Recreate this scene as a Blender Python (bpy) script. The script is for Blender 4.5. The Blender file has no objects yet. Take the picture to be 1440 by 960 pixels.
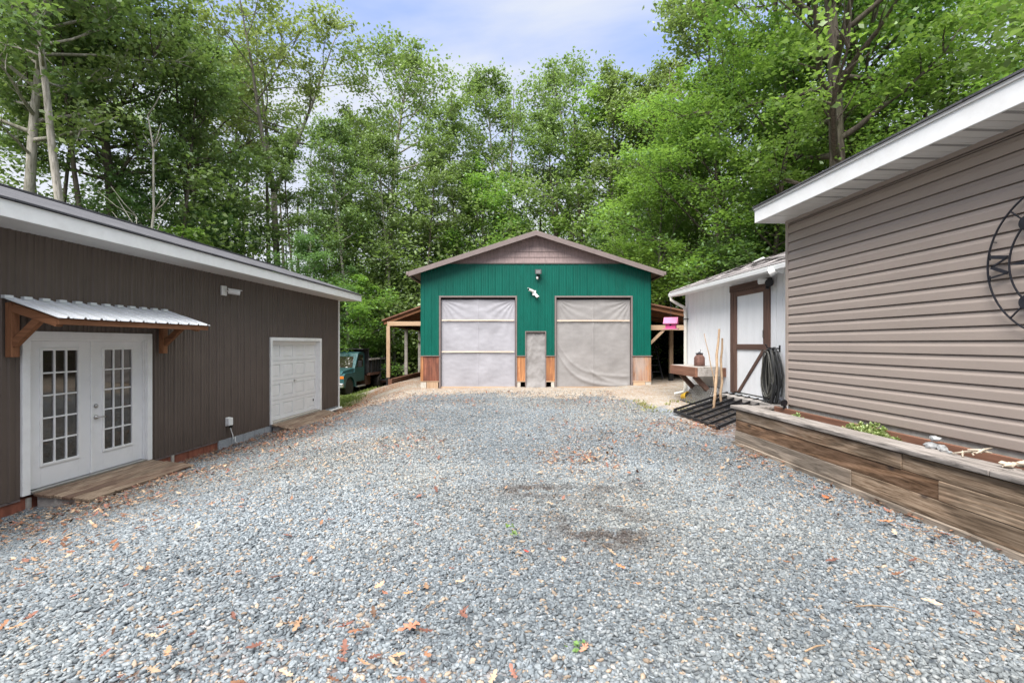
import bpy, math, random
import numpy as np
from mathutils import Vector, Matrix, noise as mnoise
R = math.radians
S = bpy.context.scene
COL = S.collection
rng = random.Random(7)
F, CX, HY, CH = 690.0, 720.0, 483.0, 2.14      # focal in px of a 1440 px frame, centre column, horizon row, camera height

def at(px, py, Y):
    """point seen at photo pixel (px, py) at distance Y"""
    return Vector(((px - CX) / F * Y, Y, CH - (py - HY) / F * Y))

def sst(a, b, x):
    t = np.clip((np.asarray(x, float) - a) / (b - a), 0, 1)
    return t * t * (3 - 2 * t)

# ------------------------------------------------------------------ terrain
def gz(X, Y):
    X = np.asarray(X, float); Y = np.asarray(Y, float)
    t = X + 6.8 - .0754 * np.minimum(Y, 30)
    t0 = -.35 - 2.05 * sst(16.3, 20, Y)
    t1 = 4.6 - 2.1 * sst(10, 16, Y) - 1.1 * sst(16, 20, Y)
    k = sst(0, 1, (t - t0) / (t1 - t0))
    low = -.05 - .25 * sst(16, 24, Y)
    high =   .66 + .08 * sst(3.0, 4.4, X) * sst(7.5, 10.5, Y)
    z = low + (high - low) * k
    far = sst(45, 140, np.hypot(X, Y))
    return z * (1 - far) + .3 * far

def gzf(X, Y): return float(gz(X, Y))

# ------------------------------------------------------------------ mesh builder
class MB:
    def __init__(s): s.v = []; s.f = []
    def add(s, vs, fs):
        n = len(s.v); s.v += [tuple(v) for v in vs]; s.f += [tuple(i + n for i in f) for f in fs]; return s
    def box(s, x0, x1, y0, y1, z0, z1):
        return s.add([(x0,y0,z0),(x1,y0,z0),(x1,y1,z0),(x0,y1,z0),(x0,y0,z1),(x1,y0,z1),(x1,y1,z1),(x0,y1,z1)],
                     [(3,2,1,0),(4,5,6,7),(0,1,5,4),(1,2,6,5),(2,3,7,6),(3,0,4,7)])
    def hexa(s, p):     # eight corner points, box order
        return s.add(p, [(3,2,1,0),(4,5,6,7),(0,1,5,4),(1,2,6,5),(2,3,7,6),(3,0,4,7)])
    def beam(s, p0, p1, w, h, up=(0,0,1)):
        p0, p1 = Vector(p0), Vector(p1); d = (p1 - p0).normalized(); u = Vector(up)
        a = d.cross(u)
        if a.length < 1e-4: a = d.cross(Vector((1,0,0)))
        a.normalize(); b = a.cross(d).normalized(); a = a * w / 2; b = b * h / 2
        return s.hexa([p0-a-b, p0+a-b, p1+a-b, p1-a-b, p0-a+b, p0+a+b, p1+a+b, p1-a+b])
    def tube(s, pts, r, n=8, cap=True):
        pts = [Vector(p) for p in pts]; m = len(pts)
        rs = r if isinstance(r, (list, tuple)) else [r] * m
        base = len(s.v); ref = Vector((.13, .27, 1)).normalized()
        d0 = (pts[1] - pts[0]).normalized()
        if abs(d0.dot(ref)) > .9: ref = Vector((1, .2, 0)).normalized()
        for i in range(m):
            d = (pts[min(i+1, m-1)] - pts[max(i-1, 0)])
            d = d.normalized() if d.length > 1e-9 else d0
            a = d.cross(ref)
            if a.length < 1e-3: a = d.cross(Vector((0,1,.1)))
            a.normalize(); b = d.cross(a).normalized(); ref = a.cross(d).normalized()
            for k in range(n):
                th = 2 * math.pi * k / n
                s.v.append(tuple(pts[i] + (a * math.cos(th) + b * math.sin(th)) * rs[i]))
        for i in range(m - 1):
            for k in range(n):
                a0 = base + i*n + k; a1 = base + i*n + (k+1) % n
                s.f.append((a0, a1, a1 + n, a0 + n))
        if cap:
            s.f.append(tuple(base + k for k in reversed(range(n)))); s.f.append(tuple(base + (m-1)*n + k for k in range(n)))
        return s
    def lathe(s, prof, c=(0,0,0), n=20, M=None):
        base = len(s.v); c = Vector(c)
        for (r, z) in prof:
            for k in range(n):
                th = 2 * math.pi * k / n
                p = Vector((r * math.cos(th), r * math.sin(th), z))
                if M is not None: p = M @ p
                s.v.append(tuple(p + c))
        for i in range(len(prof) - 1):
            for k in range(n):
                a0 = base + i*n + k; a1 = base + i*n + (k+1) % n
                s.f.append((a0, a1, a1 + n, a0 + n))
        s.f.append(tuple(base + k for k in reversed(range(n)))); s.f.append(tuple(base + (len(prof)-1)*n + k for k in range(n)))
        return s
    def prism(s, poly, axis, a0, a1):
        def P(u, v, w): return {'x': (w, u, v), 'y': (u, w, v), 'z': (u, v, w)}[axis]
        n = len(poly)
        vs = [P(u, v, a0) for u, v in poly] + [P(u, v, a1) for u, v in poly]
        fs = [tuple(range(n)), tuple(reversed(range(n, 2*n)))] + [(i, i + n, (i+1) % n + n, (i+1) % n) for i in range(n)]
        return s.add(vs, fs)
    def grid(s, nu, nv, fn):
        base = len(s.v)
        for j in range(nv + 1):
            for i in range(nu + 1): s.v.append(tuple(fn(i / nu, j / nv)))
        for j in range(nv):
            for i in range(nu):
                a = base + j*(nu+1) + i
                s.f.append((a, a+1, a+nu+2, a+nu+1))
        return s
    def build(s, name, mat, parent=None, smooth=False, bevel=0, seg=2, fix=True):
        me = bpy.data.meshes.new(name); me.from_pydata(s.v, [], s.f); me.validate()
        if fix:
            import bmesh
            bm = bmesh.new(); bm.from_mesh(me); bmesh.ops.recalc_face_normals(bm, faces=bm.faces); bm.to_mesh(me); bm.free()
        if mat: me.materials.append(mat)
        o = bpy.data.objects.new(name, me); COL.objects.link(o)
        if parent: o.parent = parent
        if smooth: me.polygons.foreach_set('use_smooth', [True] * len(me.polygons))
        if bevel:
            m = o.modifiers.new('bevel', 'BEVEL'); m.width = bevel; m.segments = seg; m.limit_method = 'ANGLE'; m.angle_limit = R(35)
        return o

def np_mesh(name, V, quads, mat, cols=None, parent=None, tri=False, extra=None, smooth=False, mats=None, midx=None):
    """mesh straight from arrays: V (n,3), quads (m,k)"""
    me = bpy.data.meshes.new(name)
    V = np.ascontiguousarray(V, np.float32); q = np.ascontiguousarray(quads, np.int32); k = q.shape[1]; m = len(q)
    me.vertices.add(len(V)); me.vertices.foreach_set('co', V.ravel())
    me.loops.add(m * k); me.loops.foreach_set('vertex_index', q.ravel())
    me.polygons.add(m); me.polygons.foreach_set('loop_start', np.arange(0, m*k, k, dtype=np.int32))
    try: me.polygons.foreach_set('loop_total', np.full(m, k, np.int32))
    except Exception: pass
    if smooth: me.polygons.foreach_set('use_smooth', np.ones(m, bool))
    for mm in (mats or [mat]): me.materials.append(mm)
    if midx is not None: me.polygons.foreach_set('material_index', np.ascontiguousarray(midx, np.int32))
    me.update(calc_edges=True)
    if cols is not None:
        a = me.attributes.new('tint', 'FLOAT_COLOR', 'POINT')
        c = np.ones((len(V), 4), np.float32); c[:, :3] = cols; a.data.foreach_set('color', c.ravel())
    for nm, arr in (extra or {}).items():
        a = me.attributes.new(nm, 'FLOAT', 'POINT'); a.data.foreach_set('value', np.ascontiguousarray(arr, np.float32))
    o = bpy.data.objects.new(name, me); COL.objects.link(o)
    if parent: o.parent = parent
    return o

def tag(o, label=None, cat=None, group=None, kind=None):
    if label: o['label'] = label
    if cat: o['category'] = cat
    if group: o['group'] = group
    if kind: o['kind'] = kind
    return o

def thing(name, label, cat, loc=(0,0,0), rz=0, group=None):
    o = bpy.data.objects.new(name, None); COL.objects.link(o); o.location = loc; o.rotation_euler = (0,0,rz); o.empty_display_size = .1
    return tag(o, label, cat, group)

def copy_tree(o, parent=None):
    c = o.copy(); COL.objects.link(c); c.parent = parent
    for ch in [x for x in COL.objects if x.parent == o]: copy_tree(ch, c)
    return c

# ------------------------------------------------------------------ materials
def nt(name):
    m = bpy.data.materials.new(name); m.use_nodes = True; t = m.node_tree
    return m, t, t.nodes['Principled BSDF']
def N(t, typ, **kw):
    n = t.nodes.new(typ)
    for k, v in kw.items():
        if k in n.inputs: n.inputs[k].default_value = v
        else: setattr(n, k, v)
    return n
def L(t, a, b): t.links.new(a, b)
def ramp(t, fac, stops):
    r = N(t, 'ShaderNodeValToRGB'); e = r.color_ramp.elements
    while len(e) < len(stops): e.new(.5)
    for i, (p, c) in enumerate(stops): e[i].position = p; e[i].color = (*c, 1)
    L(t, fac, r.inputs[0]); return r.outputs[0]
def objcoord(t, scale=(1,1,1), rand=True):
    tc = N(t, 'ShaderNodeTexCoord'); mp = N(t, 'ShaderNodeMapping'); mp.inputs['Scale'].default_value = scale
    L(t, tc.outputs['Object'], mp.inputs['Vector'])
    if rand:
        oi = N(t, 'ShaderNodeObjectInfo'); ml = N(t, 'ShaderNodeMath', operation='MULTIPLY'); ml.inputs[1].default_value = 37.0
        L(t, oi.outputs['Random'], ml.inputs[0]); L(t, ml.outputs[0], mp.inputs['Location'])
    return mp.outputs['Vector']
def bump(t, h, strength=.3, dist=.01):
    b = N(t, 'ShaderNodeBump'); b.inputs['Strength'].default_value = strength; b.inputs['Distance'].default_value = dist
    L(t, h, b.inputs['Height']); return b.outputs[0]
def mixc(t, fac, a, b, blend='MIX'):
    m = N(t, 'ShaderNodeMix', data_type='RGBA', blend_type=blend)
    for s, i in ((fac, 0), (a, 6), (b, 7)):
        if hasattr(s, 'links'): L(t, s, m.inputs[i])
        elif i: m.inputs[i].default_value = (*s, 1)
        else: m.inputs[0].default_value = s
    return m.outputs[2]

def paint(name, c, rough=.5, metal=0., var=.12, scale=6., bmp=.05, streak=None, dirt=None, spec=.4):
    """painted or coated surface with faint mottling, optional vertical streaks and specks of dirt"""
    m, t, p = nt(name); v = objcoord(t, streak or (1,1,1))
    n = N(t, 'ShaderNodeTexNoise', Scale=scale, Detail=6.0, Roughness=.6); L(t, v, n.inputs['Vector'])
    c0 = tuple(x * (1 - var) for x in c); c1 = tuple(min(1, x * (1 + var)) for x in c)
    col = ramp(t, n.outputs[0], [(.3, c0), (.7, c1)])
    if dirt:
        n2 = N(t, 'ShaderNodeTexNoise', Scale=dirt[0], Detail=8.0, Roughness=.7); L(t, objcoord(t), n2.inputs['Vector'])
        f = ramp(t, n2.outputs[0], [(.5, (0,0,0)), (.78, (dirt[1],)*3)]); col = mixc(t, f, col, dirt[2])
    L(t, col, p.inputs['Base Color']); p.inputs['Roughness'].default_value = rough; p.inputs['Metallic'].default_value = metal
    p.inputs['Specular IOR Level'].default_value = spec
    if bmp: L(t, bump(t, n.outputs[0], bmp, .01), p.inputs['Normal'])
    return m

def wood(name, ca, cb, axis='x', scale=5., stain=None, rough=.75, bmp=.35, gray=None, ring=.0, fine=7, knots=0):
    """grain stretched along one axis; optional darker or greyer weathering patches"""
    m, t, p = nt(name); sc = {'x': (.07,1,1), 'y': (1,.07,1), 'z': (1,1,.07)}[axis]
    v = objcoord(t, sc)
    d = N(t, 'ShaderNodeTexNoise', Scale=scale*.6, Detail=3.0); L(t, v, d.inputs['Vector'])
    va = N(t, 'ShaderNodeVectorMath', operation='MULTIPLY_ADD'); va.inputs[1].default_value = (.35,.35,.35)
    L(t, d.outputs[1], va.inputs[0]); L(t, v, va.inputs[2])
    n = N(t, 'ShaderNodeTexNoise', Scale=scale*fine, Detail=7.0, Roughness=.65); L(t, va.outputs[0], n.inputs['Vector'])
    w = N(t, 'ShaderNodeTexNoise', Scale=scale*1.7, Detail=4.0); L(t, va.outputs[0], w.inputs['Vector'])
    col = ramp(t, n.outputs[0], [(.28, tuple(x*.62 for x in ca)), (.48, ca), (.72, cb)] if fine < 10 else [(.37, tuple(x*.42 for x in ca)), (.46, ca), (.62, cb)])
    col = mixc(t, ramp(t, w.outputs[0], [(.35, (0,0,0)), (.65, (.6 if fine < 10 else .3,)*3)]), col, cb)
    if ring:      # flat-sawn grain: contour lines of a smooth stretched field
        rn = N(t, 'ShaderNodeTexNoise', Scale=scale*1.1, Detail=1.5, Distortion=.25); L(t, objcoord(t, {'x': (.07,1,1), 'y': (1,.07,1), 'z': (1,1,.07)}[axis]), rn.inputs['Vector'])
        ml = N(t, 'ShaderNodeMath', operation='MULTIPLY'); ml.inputs[1].default_value = 70.; L(t, rn.outputs[0], ml.inputs[0])
        sn = N(t, 'ShaderNodeMath', operation='SINE'); L(t, ml.outputs[0], sn.inputs[0])
        rf_ = ramp(t, sn.outputs[0], [(0., (1-ring,)*3), (.55, (1.,)*3), (1., (1.08,)*3)]); col = mixc(t, 1., col, rf_, 'MULTIPLY')
    if knots:
        kv = N(t, 'ShaderNodeTexVoronoi', Scale=knots); kv.voronoi_dimensions = '2D'
        km = N(t, 'ShaderNodeMapping'); km.inputs['Rotation'].default_value = (R(90),0,0); L(t, objcoord(t, {'x': (.55,1,1.1), 'y': (1,.55,1.1), 'z': (1,1,.55)}[axis]), km.inputs['Vector']); L(t, km.outputs[0], kv.inputs['Vector'])
        col = mixc(t, ramp(t, kv.outputs['Distance'], [(.022, (.9,)*3), (.04, (.4,)*3), (.065, (0,0,0))]), col, (.05,.035,.027))
    for spec_ in ([stain] if stain else []) + ([gray] if gray else []):
        n2 = N(t, 'ShaderNodeTexNoise', Scale=spec_[0], Detail=5.0, Roughness=.6); L(t, objcoord(t, {'x': (.35,1,1), 'y': (1,.35,1), 'z': (1,1,.35)}[axis]), n2.inputs['Vector'])
        f = ramp(t, n2.outputs[0], [(spec_[3], (0,0,0)), (spec_[3]+.14, (spec_[1],)*3)]); col = mixc(t, f, col, mixc(t, .30, spec_[2], col))
    oi = N(t, 'ShaderNodeObjectInfo'); hv = N(t, 'ShaderNodeHueSaturation')
    mr = N(t, 'ShaderNodeMapRange'); mr.inputs['To Min'].default_value = .82; mr.inputs['To Max'].default_value = 1.18
    L(t, oi.outputs['Random'], mr.inputs['Value']); L(t, mr.outputs[0], hv.inputs['Value']); L(t, col, hv.inputs['Color'])
    L(t, hv.outputs[0], p.inputs['Base Color']); p.inputs['Roughness'].default_value = rough; p.inputs['Specular IOR Level'].default_value = .25
    L(t, bump(t, n.outputs[0], bmp, .004), p.inputs['Normal'])
    return m

def leafmat(name, ca, cb, trans=.35, tint_t=None):
    """leaf: diffuse + light passing through, colour varied per leaf (tint attribute) and per tree"""
    m = bpy.data.materials.new(name); m.use_nodes = True; t = m.node_tree; t.nodes.clear()
    out = N(t, 'ShaderNodeOutputMaterial'); at_ = N(t, 'ShaderNodeAttribute', attribute_name='tint')
    sp = N(t, 'ShaderNodeSeparateColor'); L(t, at_.outputs['Color'], sp.inputs[0])
    col = ramp(t, sp.outputs[0], [(0., ca), (1., cb)])
    hv = N(t, 'ShaderNodeHueSaturation'); oi = N(t, 'ShaderNodeObjectInfo')
    mr = N(t, 'ShaderNodeMapRange'); mr.inputs['To Min'].default_value = .478; mr.inputs['To Max'].default_value = .512
    L(t, oi.outputs['Random'], mr.inputs['Value']); L(t, mr.outputs[0], hv.inputs['Hue'])
    mv = N(t, 'ShaderNodeMapRange'); mv.inputs['To Min'].default_value = .85; mv.inputs['To Max'].default_value = 1.4
    L(t, sp.outputs[1], mv.inputs['Value']); L(t, mv.outputs[0], hv.inputs['Value']); L(t, col, hv.inputs['Color'])
    df = N(t, 'ShaderNodeBsdfDiffuse'); tr = N(t, 'ShaderNodeBsdfTranslucent'); gl = N(t, 'ShaderNodeBsdfGlossy'); gl.inputs['Roughness'].default_value = .45
    L(t, hv.outputs[0], df.inputs[0])
    tc = mixc(t, .6, hv.outputs[0], tint_t or (.16,.24,.02)); L(t, tc, tr.inputs[0]); gl.inputs[0].default_value = (.8,.85,.8,1)
    m1 = N(t, 'ShaderNodeMixShader'); m1.inputs[0].default_value = trans; L(t, df.outputs[0], m1.inputs[1]); L(t, tr.outputs[0], m1.inputs[2])
    m2 = N(t, 'ShaderNodeMixShader'); m2.inputs[0].default_value = .05; L(t, m1.outputs[0], m2.inputs[1]); L(t, gl.outputs[0], m2.inputs[2])
    L(t, m2.outputs[0], out.inputs[0])
    return m

def tintmat(name, rough=.85, bscale=60., spec=.3, hv=1.0):
    """base colour from the per-piece tint attribute with fine speckle"""
    m, t, p = nt(name); a = N(t, 'ShaderNodeAttribute', attribute_name='tint')
    n = N(t, 'ShaderNodeTexNoise', Scale=bscale, Detail=3.0); L(t, objcoord(t, rand=False), n.inputs['Vector'])
    f = ramp(t, n.outputs[0], [(.3, (.75,)*3), (.7, (1.2,)*3)])
    L(t, mixc(t, 1.0, a.outputs['Color'], f, 'MULTIPLY'), p.inputs['Base Color'])
    p.inputs['Roughness'].default_value = rough; p.inputs['Specular IOR Level'].default_value = spec
    L(t, bump(t, n.outputs[0], .3, .004), p.inputs['Normal'])
    return m

def bark(name, ca, cb):
    m, t, p = nt(name); v = objcoord(t, (1,1,.16))
    n = N(t, 'ShaderNodeTexNoise', Scale=14.0, Detail=8.0, Roughness=.7); L(t, v, n.inputs['Vector'])
    n2 = N(t, 'ShaderNodeTexNoise', Scale=1.6, Detail=3.0); L(t, objcoord(t), n2.inputs['Vector'])
    col = ramp(t, n.outputs[0], [(.33, tuple(x*.45 for x in ca)), (.5, ca), (.7, cb)])
    col = mixc(t, ramp(t, n2.outputs[0], [(.45, (0,0,0)), (.7, (.45,)*3)]), col, (.10,.11,.06))
    L(t, col, p.inputs['Base Color']); p.inputs['Roughness'].default_value = .9; p.inputs['Specular IOR Level'].default_value = .15
    L(t, bump(t, n.outputs[0], .8, .02), p.inputs['Normal']); return m

def shingle(name, ca, cb, scale=4.):
    m, t, p = nt(name); v = objcoord(t, rand=False)
    b = N(t, 'ShaderNodeTexBrick', Scale=scale, **{'Mortar Size': .012, 'Bias': 0.0}); b.inputs['Color1'].default_value = (*ca,1); b.inputs['Color2'].default_value = (*cb,1); b.inputs['Mortar'].default_value = tuple(x*.4 for x in ca)+(1,)
    b.inputs['Brick Width'].default_value = 1.2; b.inputs['Row Height'].default_value = .55
    L(t, v, b.inputs['Vector']); n = N(t, 'ShaderNodeTexNoise', Scale=90., Detail=3.0); L(t, v, n.inputs['Vector'])
    L(t, mixc(t, 1.0, b.outputs[0], ramp(t, n.outputs[0], [(.3, (.6,)*3), (.7, (1.35,)*3)]), 'MULTIPLY'), p.inputs['Base Color'])
    p.inputs['Roughness'].default_value = .95; L(t, bump(t, n.outputs[0], .4, .004), p.inputs['Normal']); return m

def plain(name, c, rough=.5, metal=0., spec=.5, alpha=None, trans=0.):
    m, t, p = nt(name); p.inputs['Base Color'].default_value = (*c,1); p.inputs['Roughness'].default_value = rough
    p.inputs['Metallic'].default_value = metal; p.inputs['Specular IOR Level'].default_value = spec
    if trans: p.inputs['Transmission Weight'].default_value = trans
    return m

M = dict(
    brown=paint('brown_metal_siding', (.112,.086,.070), .42, 0, .1, 3., .02, (1,1,.6), (3., .25, (.14,.11,.09))),
    white=paint('white_trim_paint', (.82,.82,.81), .45, 0, .04, 5., .03, None, (4., .25, (.5,.47,.42))),
    whitedoor=paint('white_door_paint', (.80,.80,.80), .4, 0, .05, 6., .02, None, (3., .22, (.48,.45,.42))),
    soffit=paint('soffit_vinyl', (.66,.65,.63), .5, 0, .04, 5., .02),
    shedwhite=paint('white_shed_paint', (.78,.79,.80), .6, 0, .05, 7., .06, (1,1,.2), (2.5, .2, (.55,.54,.5))),
    green=paint('green_metal_siding', (.001,.088,.063), .45, 0, .12, 5., .03, (1,1,.3), (6., .12, (.03,.13,.1)), spec=.22),
    taupe=paint('taupe_trim', (.165,.130,.122), .55, 0, .1, 8., .03),
    beige=paint('taupe_vinyl_siding', (.345,.285,.247), .5, 0, .05, 6., .03, (.15,1,1), (2.5, .18, (.23,.19,.17))),
    shake=paint('gable_shake_vinyl', (.27,.20,.19), .65, 0, .25, 26., .2, (1,1,.12)),
    roofdark=shingle('charcoal_shingles', (.055,.055,.063), (.088,.086,.096)),
    roofgrey=shingle('weathered_grey_shingles', (.36,.33,.325), (.47,.43,.42)),
    galv=paint('white_corrugated_metal', (.72,.74,.76), .35, .25, .05, 4., .02),
    cedar=wood('stained_cedar', (.19,.082,.04), (.32,.15,.075), 'z'),
    cedarx=wood('stained_cedar_along', (.19,.082,.04), (.32,.15,.075), 'x'),
    cedary=wood('stained_cedar_across', (.19,.082,.04), (.32,.15,.075), 'y'),
    ply=wood('red_stained_plywood', (.20,.07,.045), (.36,.145,.085), 'z', 2.4, (2.6, 1., (.08,.035,.028), .47), ring=.2),
    plyo=wood('orange_stained_plywood', (.36,.155,.065), (.52,.25,.11), 'z', 2.4, (2.6, .9, (.16,.06,.04), .5), ring=.2),
    plyg=wood('worn_stained_plywood', (.30,.135,.075), (.48,.27,.15), 'z', 2.4, (2.9, 1., (.09,.05,.04), .49), gray=(1.6, .9, (.36,.33,.31), .53), ring=.2),
    pine=wood('new_pine', (.34,.225,.14), (.46,.33,.225), 'z'),
    pinex=wood('new_pine_along', (.34,.225,.14), (.46,.33,.225), 'x'),
    batten=wood('pale_batten', (.62,.48,.36), (.74,.62,.5), 'x'),
    deck=wood('weathered_deck_board', (.16,.11,.075), (.30,.23,.165), 'x', 4., (1.6, .95, (.10,.05,.035), .48), fine=14),
    timberg=wood('planter_timber_grey', (.195,.155,.12), (.33,.275,.22), 'x', 3.2, (1.5, .8, (.17,.125,.09), .52), ring=.34, fine=18, knots=1.7),
    timber=wood('planter_timber', (.18,.122,.078), (.34,.255,.18), 'x', 3.2, (1.3, .85, (.22,.095,.04), .52), gray=(1.1, .9, (.29,.25,.21), .52), ring=.36, fine=18, knots=1.7),
    timberr=wood('planter_timber_russet', (.175,.098,.052), (.33,.205,.13), 'x', 3.2, (1.5, .9, (.13,.07,.04), .52), gray=(1.0, .9, (.29,.245,.2), .56), ring=.36, fine=18, knots=1.7),
    cap=wood('grey_weathered_cap', (.195,.172,.155), (.335,.302,.275), 'x', 3.6, (1.4, .5, (.20,.155,.13), .55), ring=.18, fine=16),
    greywood=wood('grey_weathered_wood', (.24,.22,.20), (.40,.37,.34), 'x', 3.),
    brownframe=wood('dark_brown_frame', (.085,.05,.04), (.16,.095,.072), 'z', 4.),
    brownframex=wood('dark_brown_rail', (.085,.05,.04), (.16,.095,.072), 'x', 4.),
    rustwood=wood('rusty_brown_board', (.13,.06,.04), (.25,.125,.08), 'x', 4.),
    stick=wood('peeled_stick', (.21,.14,.085), (.34,.245,.16), 'z', 8.),
    block=paint('concrete_block', (.30,.32,.34), .9, 0, .18, 30., .3, None, (5., .4, (.2,.19,.17))),
    concrete=paint('pale_concrete', (.42,.39,.34), .9, 0, .2, 14., .3),
    brickred=paint('rusty_red_skirting', (.22,.075,.045), .8, 0, .4, 9., .1, (1,1,.2)),
    black=paint('black_metal', (.018,.018,.02), .45, .3, .2, 12., .05),
    iron=paint('dark_wrought_iron', (.045,.045,.055), .5, .6, .25, 20., .1),
    dark=paint('black_tarp', (.006,.006,.006), .8, 0, .2, 5., .1),
    steel=paint('brushed_steel', (.5,.49,.47), .3, .9, .1, 20., .03),
    plastic=paint('white_plastic', (.78,.78,.76), .35, 0, .03, 5., 0),
    pvc=paint('cream_downspout', (.66,.64,.57), .4, 0, .08, 6., .02),
    pink=paint('pink_paint', (.52,.055,.20), .5, 0, .1, 10., .05),
    palepink=paint('pale_pink_paint', (.46,.14,.25), .5, 0, .1, 10., .05),
    yellow=paint('yellow_plastic', (.78,.47,.02), .35, 0, .08, 8., 0),
    rust=paint('rusty_jug', (.14,.07,.055), .75, .2, .4, 12., .25),
    hose=paint('black_rubber_hose', (.035,.036,.036), .42, 0, .4, 20., .05),
    hosegrey=paint('grey_rubber_hose', (.10,.098,.085), .5, 0, .25, 20., .05),
    stone=paint('pale_stone', (.28,.285,.285), .85, 0, .35, 18., .3),
    bone=paint('bleached_driftwood', (.48,.41,.32), .8, 0, .2, 20., .2),
    soil=paint('planter_soil', (.045,.033,.024), .95, 0, .5, 30., .6),
    tgreen=paint('green_truck_paint', (.030,.092,.098), .3, .1, .12, 6., 0, None, (3., .4, (.10,.09,.07))),
    rubber=paint('tyre_rubber', (.022,.02,.018), .85, 0, .3, 20., .1, None, (4., .6, (.10,.075,.05))),
    rim=paint('rusty_rim', (.16,.09,.055), .7, .3, .4, 16., .1),
    chrome=paint('dull_chrome', (.55,.57,.60), .3, .8, .1, 9., .02),
    bed=paint('dump_bed_black', (.03,.03,.032), .6, .2, .4, 8., .1, None, (3., .6, (.12,.10,.085))),
    rustbed=paint('rusty_chassis', (.10,.05,.035), .8, .1, .4, 8., .1),
    amber=plain('amber_lens', (.8,.18,.02), .2),
    lens=plain('lamp_lens', (.11,.11,.105), .2),
    screen=plain('camera_glass', (.01,.01,.012), .1),
)
def glass(name, c=(.034,.028,.022)):  # base lifted to a warm brown, imitating brownish reflections in the panes
    m, t, p = nt(name); p.inputs['Base Color'].default_value = (*c,1); p.inputs['Roughness'].default_value = .04
    p.inputs['Specular IOR Level'].default_value = .9; p.inputs['IOR'].default_value = 1.6
    n = N(t, 'ShaderNodeTexNoise', Scale=2.5, Detail=1.0); L(t, objcoord(t), n.inputs['Vector']); L(t, bump(t, n.outputs[0], .03, .02), p.inputs['Normal'])
    return m
M['glass'] = glass('dark_window_glass')
def tarpmat(name, c):
    m, t, p = nt(name); v = objcoord(t, rand=True)
    n = N(t, 'ShaderNodeTexNoise', Scale=1.6, Detail=5.0); L(t, v, n.inputs['Vector'])
    b = N(t, 'ShaderNodeTexBrick', Scale=11.); b.offset = 0; b.inputs['Color1'].default_value = (1,1,1,1); b.inputs['Color2'].default_value = (.97,.97,.97,1); b.inputs['Mortar'].default_value = (.86,.86,.86,1)
    b.inputs['Brick Width'].default_value = .5; b.inputs['Row Height'].default_value = .5; b.inputs['Mortar Size'].default_value = .02
    rot = N(t, 'ShaderNodeMapping'); rot.inputs['Rotation'].default_value = (R(90),0,0); L(t, v, rot.inputs['Vector']); L(t, rot.outputs[0], b.inputs['Vector'])
    col = mixc(t, 1., ramp(t, n.outputs[0], [(.3, tuple(x*.88 for x in c)), (.7, tuple(x*1.1 for x in c))]), b.outputs[0], 'MULTIPLY')
    L(t, col, p.inputs['Base Color']); p.inputs['Roughness'].default_value = .6; p.inputs['Specular IOR Level'].default_value = .3
    w = N(t, 'ShaderNodeTexNoise', Scale=9., Detail=4.0, Distortion=1.2); L(t, v, w.inputs['Vector']); L(t, bump(t, w.outputs[0], .14, .02), p.inputs['Normal'])
    return m
M['tarp'] = tarpmat('silver_plastic_sheet', (.315,.31,.335))
M['tarpwarm'] = tarpmat('dusty_plastic_sheet', (.25,.238,.232))
# ------------------------------------------------------------------ camera, world, light
cam = bpy.data.cameras.new('camera'); cam.sensor_width = 36; cam.lens = F / 1440 * 36; cam.shift_y = (HY - 480) / 1440 * -1 * -1
cam.clip_start = .05; cam.clip_end = 2000
co = bpy.data.objects.new('camera', cam); COL.objects.link(co); co.location = (0,0,CH); co.rotation_euler = (R(90),0,0); S.camera = co
SUN_EL, SUN_AZ = 52., 200.        # degrees; azimuth clockwise from +Y (behind the camera, a little to the left)
w = bpy.data.worlds.new('World'); S.world = w; w.use_nodes = True; t = w.node_tree
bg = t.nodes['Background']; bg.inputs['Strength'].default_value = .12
sky = N(t, 'ShaderNodeTexSky'); sky.sky_type = 'NISHITA'; sky.sun_disc = False; sky.sun_elevation = R(SUN_EL); sky.sun_rotation = R(SUN_AZ); sky.air_density = 1.0; sky.dust_density = 1.2; sky.ozone_density = 2.0
tc = N(t, 'ShaderNodeTexCoord'); sx = N(t, 'ShaderNodeSeparateXYZ'); L(t, tc.outputs['Generated'], sx.inputs[0])
mx = N(t, 'ShaderNodeMath', operation='MAXIMUM'); mx.inputs[1].default_value = .06; L(t, sx.outputs['Z'], mx.inputs[0])
dv = N(t, 'ShaderNodeVectorMath', operation='DIVIDE'); cb = N(t, 'ShaderNodeCombineXYZ')
for i in range(3): L(t, mx.outputs[0], cb.inputs[i])
L(t, tc.outputs['Generated'], dv.inputs[0]); L(t, cb.outputs[0], dv.inputs[1])
mp = N(t, 'ShaderNodeMapping'); mp.inputs['Scale'].default_value = (.55, 1.5, 0); mp.inputs['Rotation'].default_value = (0,0,R(-24)); mp.inputs['Location'].default_value = (2.3, 1.1, 0); L(t, dv.outputs[0], mp.inputs[0])
n1 = N(t, 'ShaderNodeTexNoise', Scale=1.1, Detail=9.0, Roughness=.52, Distortion=.5); L(t, mp.outputs[0], n1.inputs['Vector'])
cl = ramp(t, n1.outputs[0], [(.40, (.0,)*3), (.64, (.95,)*3)])
col = mixc(t, cl, mixc(t, .15, (1.65,2.15,3.65), sky.outputs[0]), (2.75,2.95,3.35))
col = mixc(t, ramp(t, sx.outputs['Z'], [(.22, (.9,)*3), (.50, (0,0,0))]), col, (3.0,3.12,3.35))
er = ramp(t, sx.outputs['Z'], [(.0, (.42,)*3), (.25, (.345,)*3), (.58, (.345,)*3), (.74, (.95,)*3), (.95, (1.,)*3)])      # sky above the view brightened as added fill light, x3 below
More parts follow.
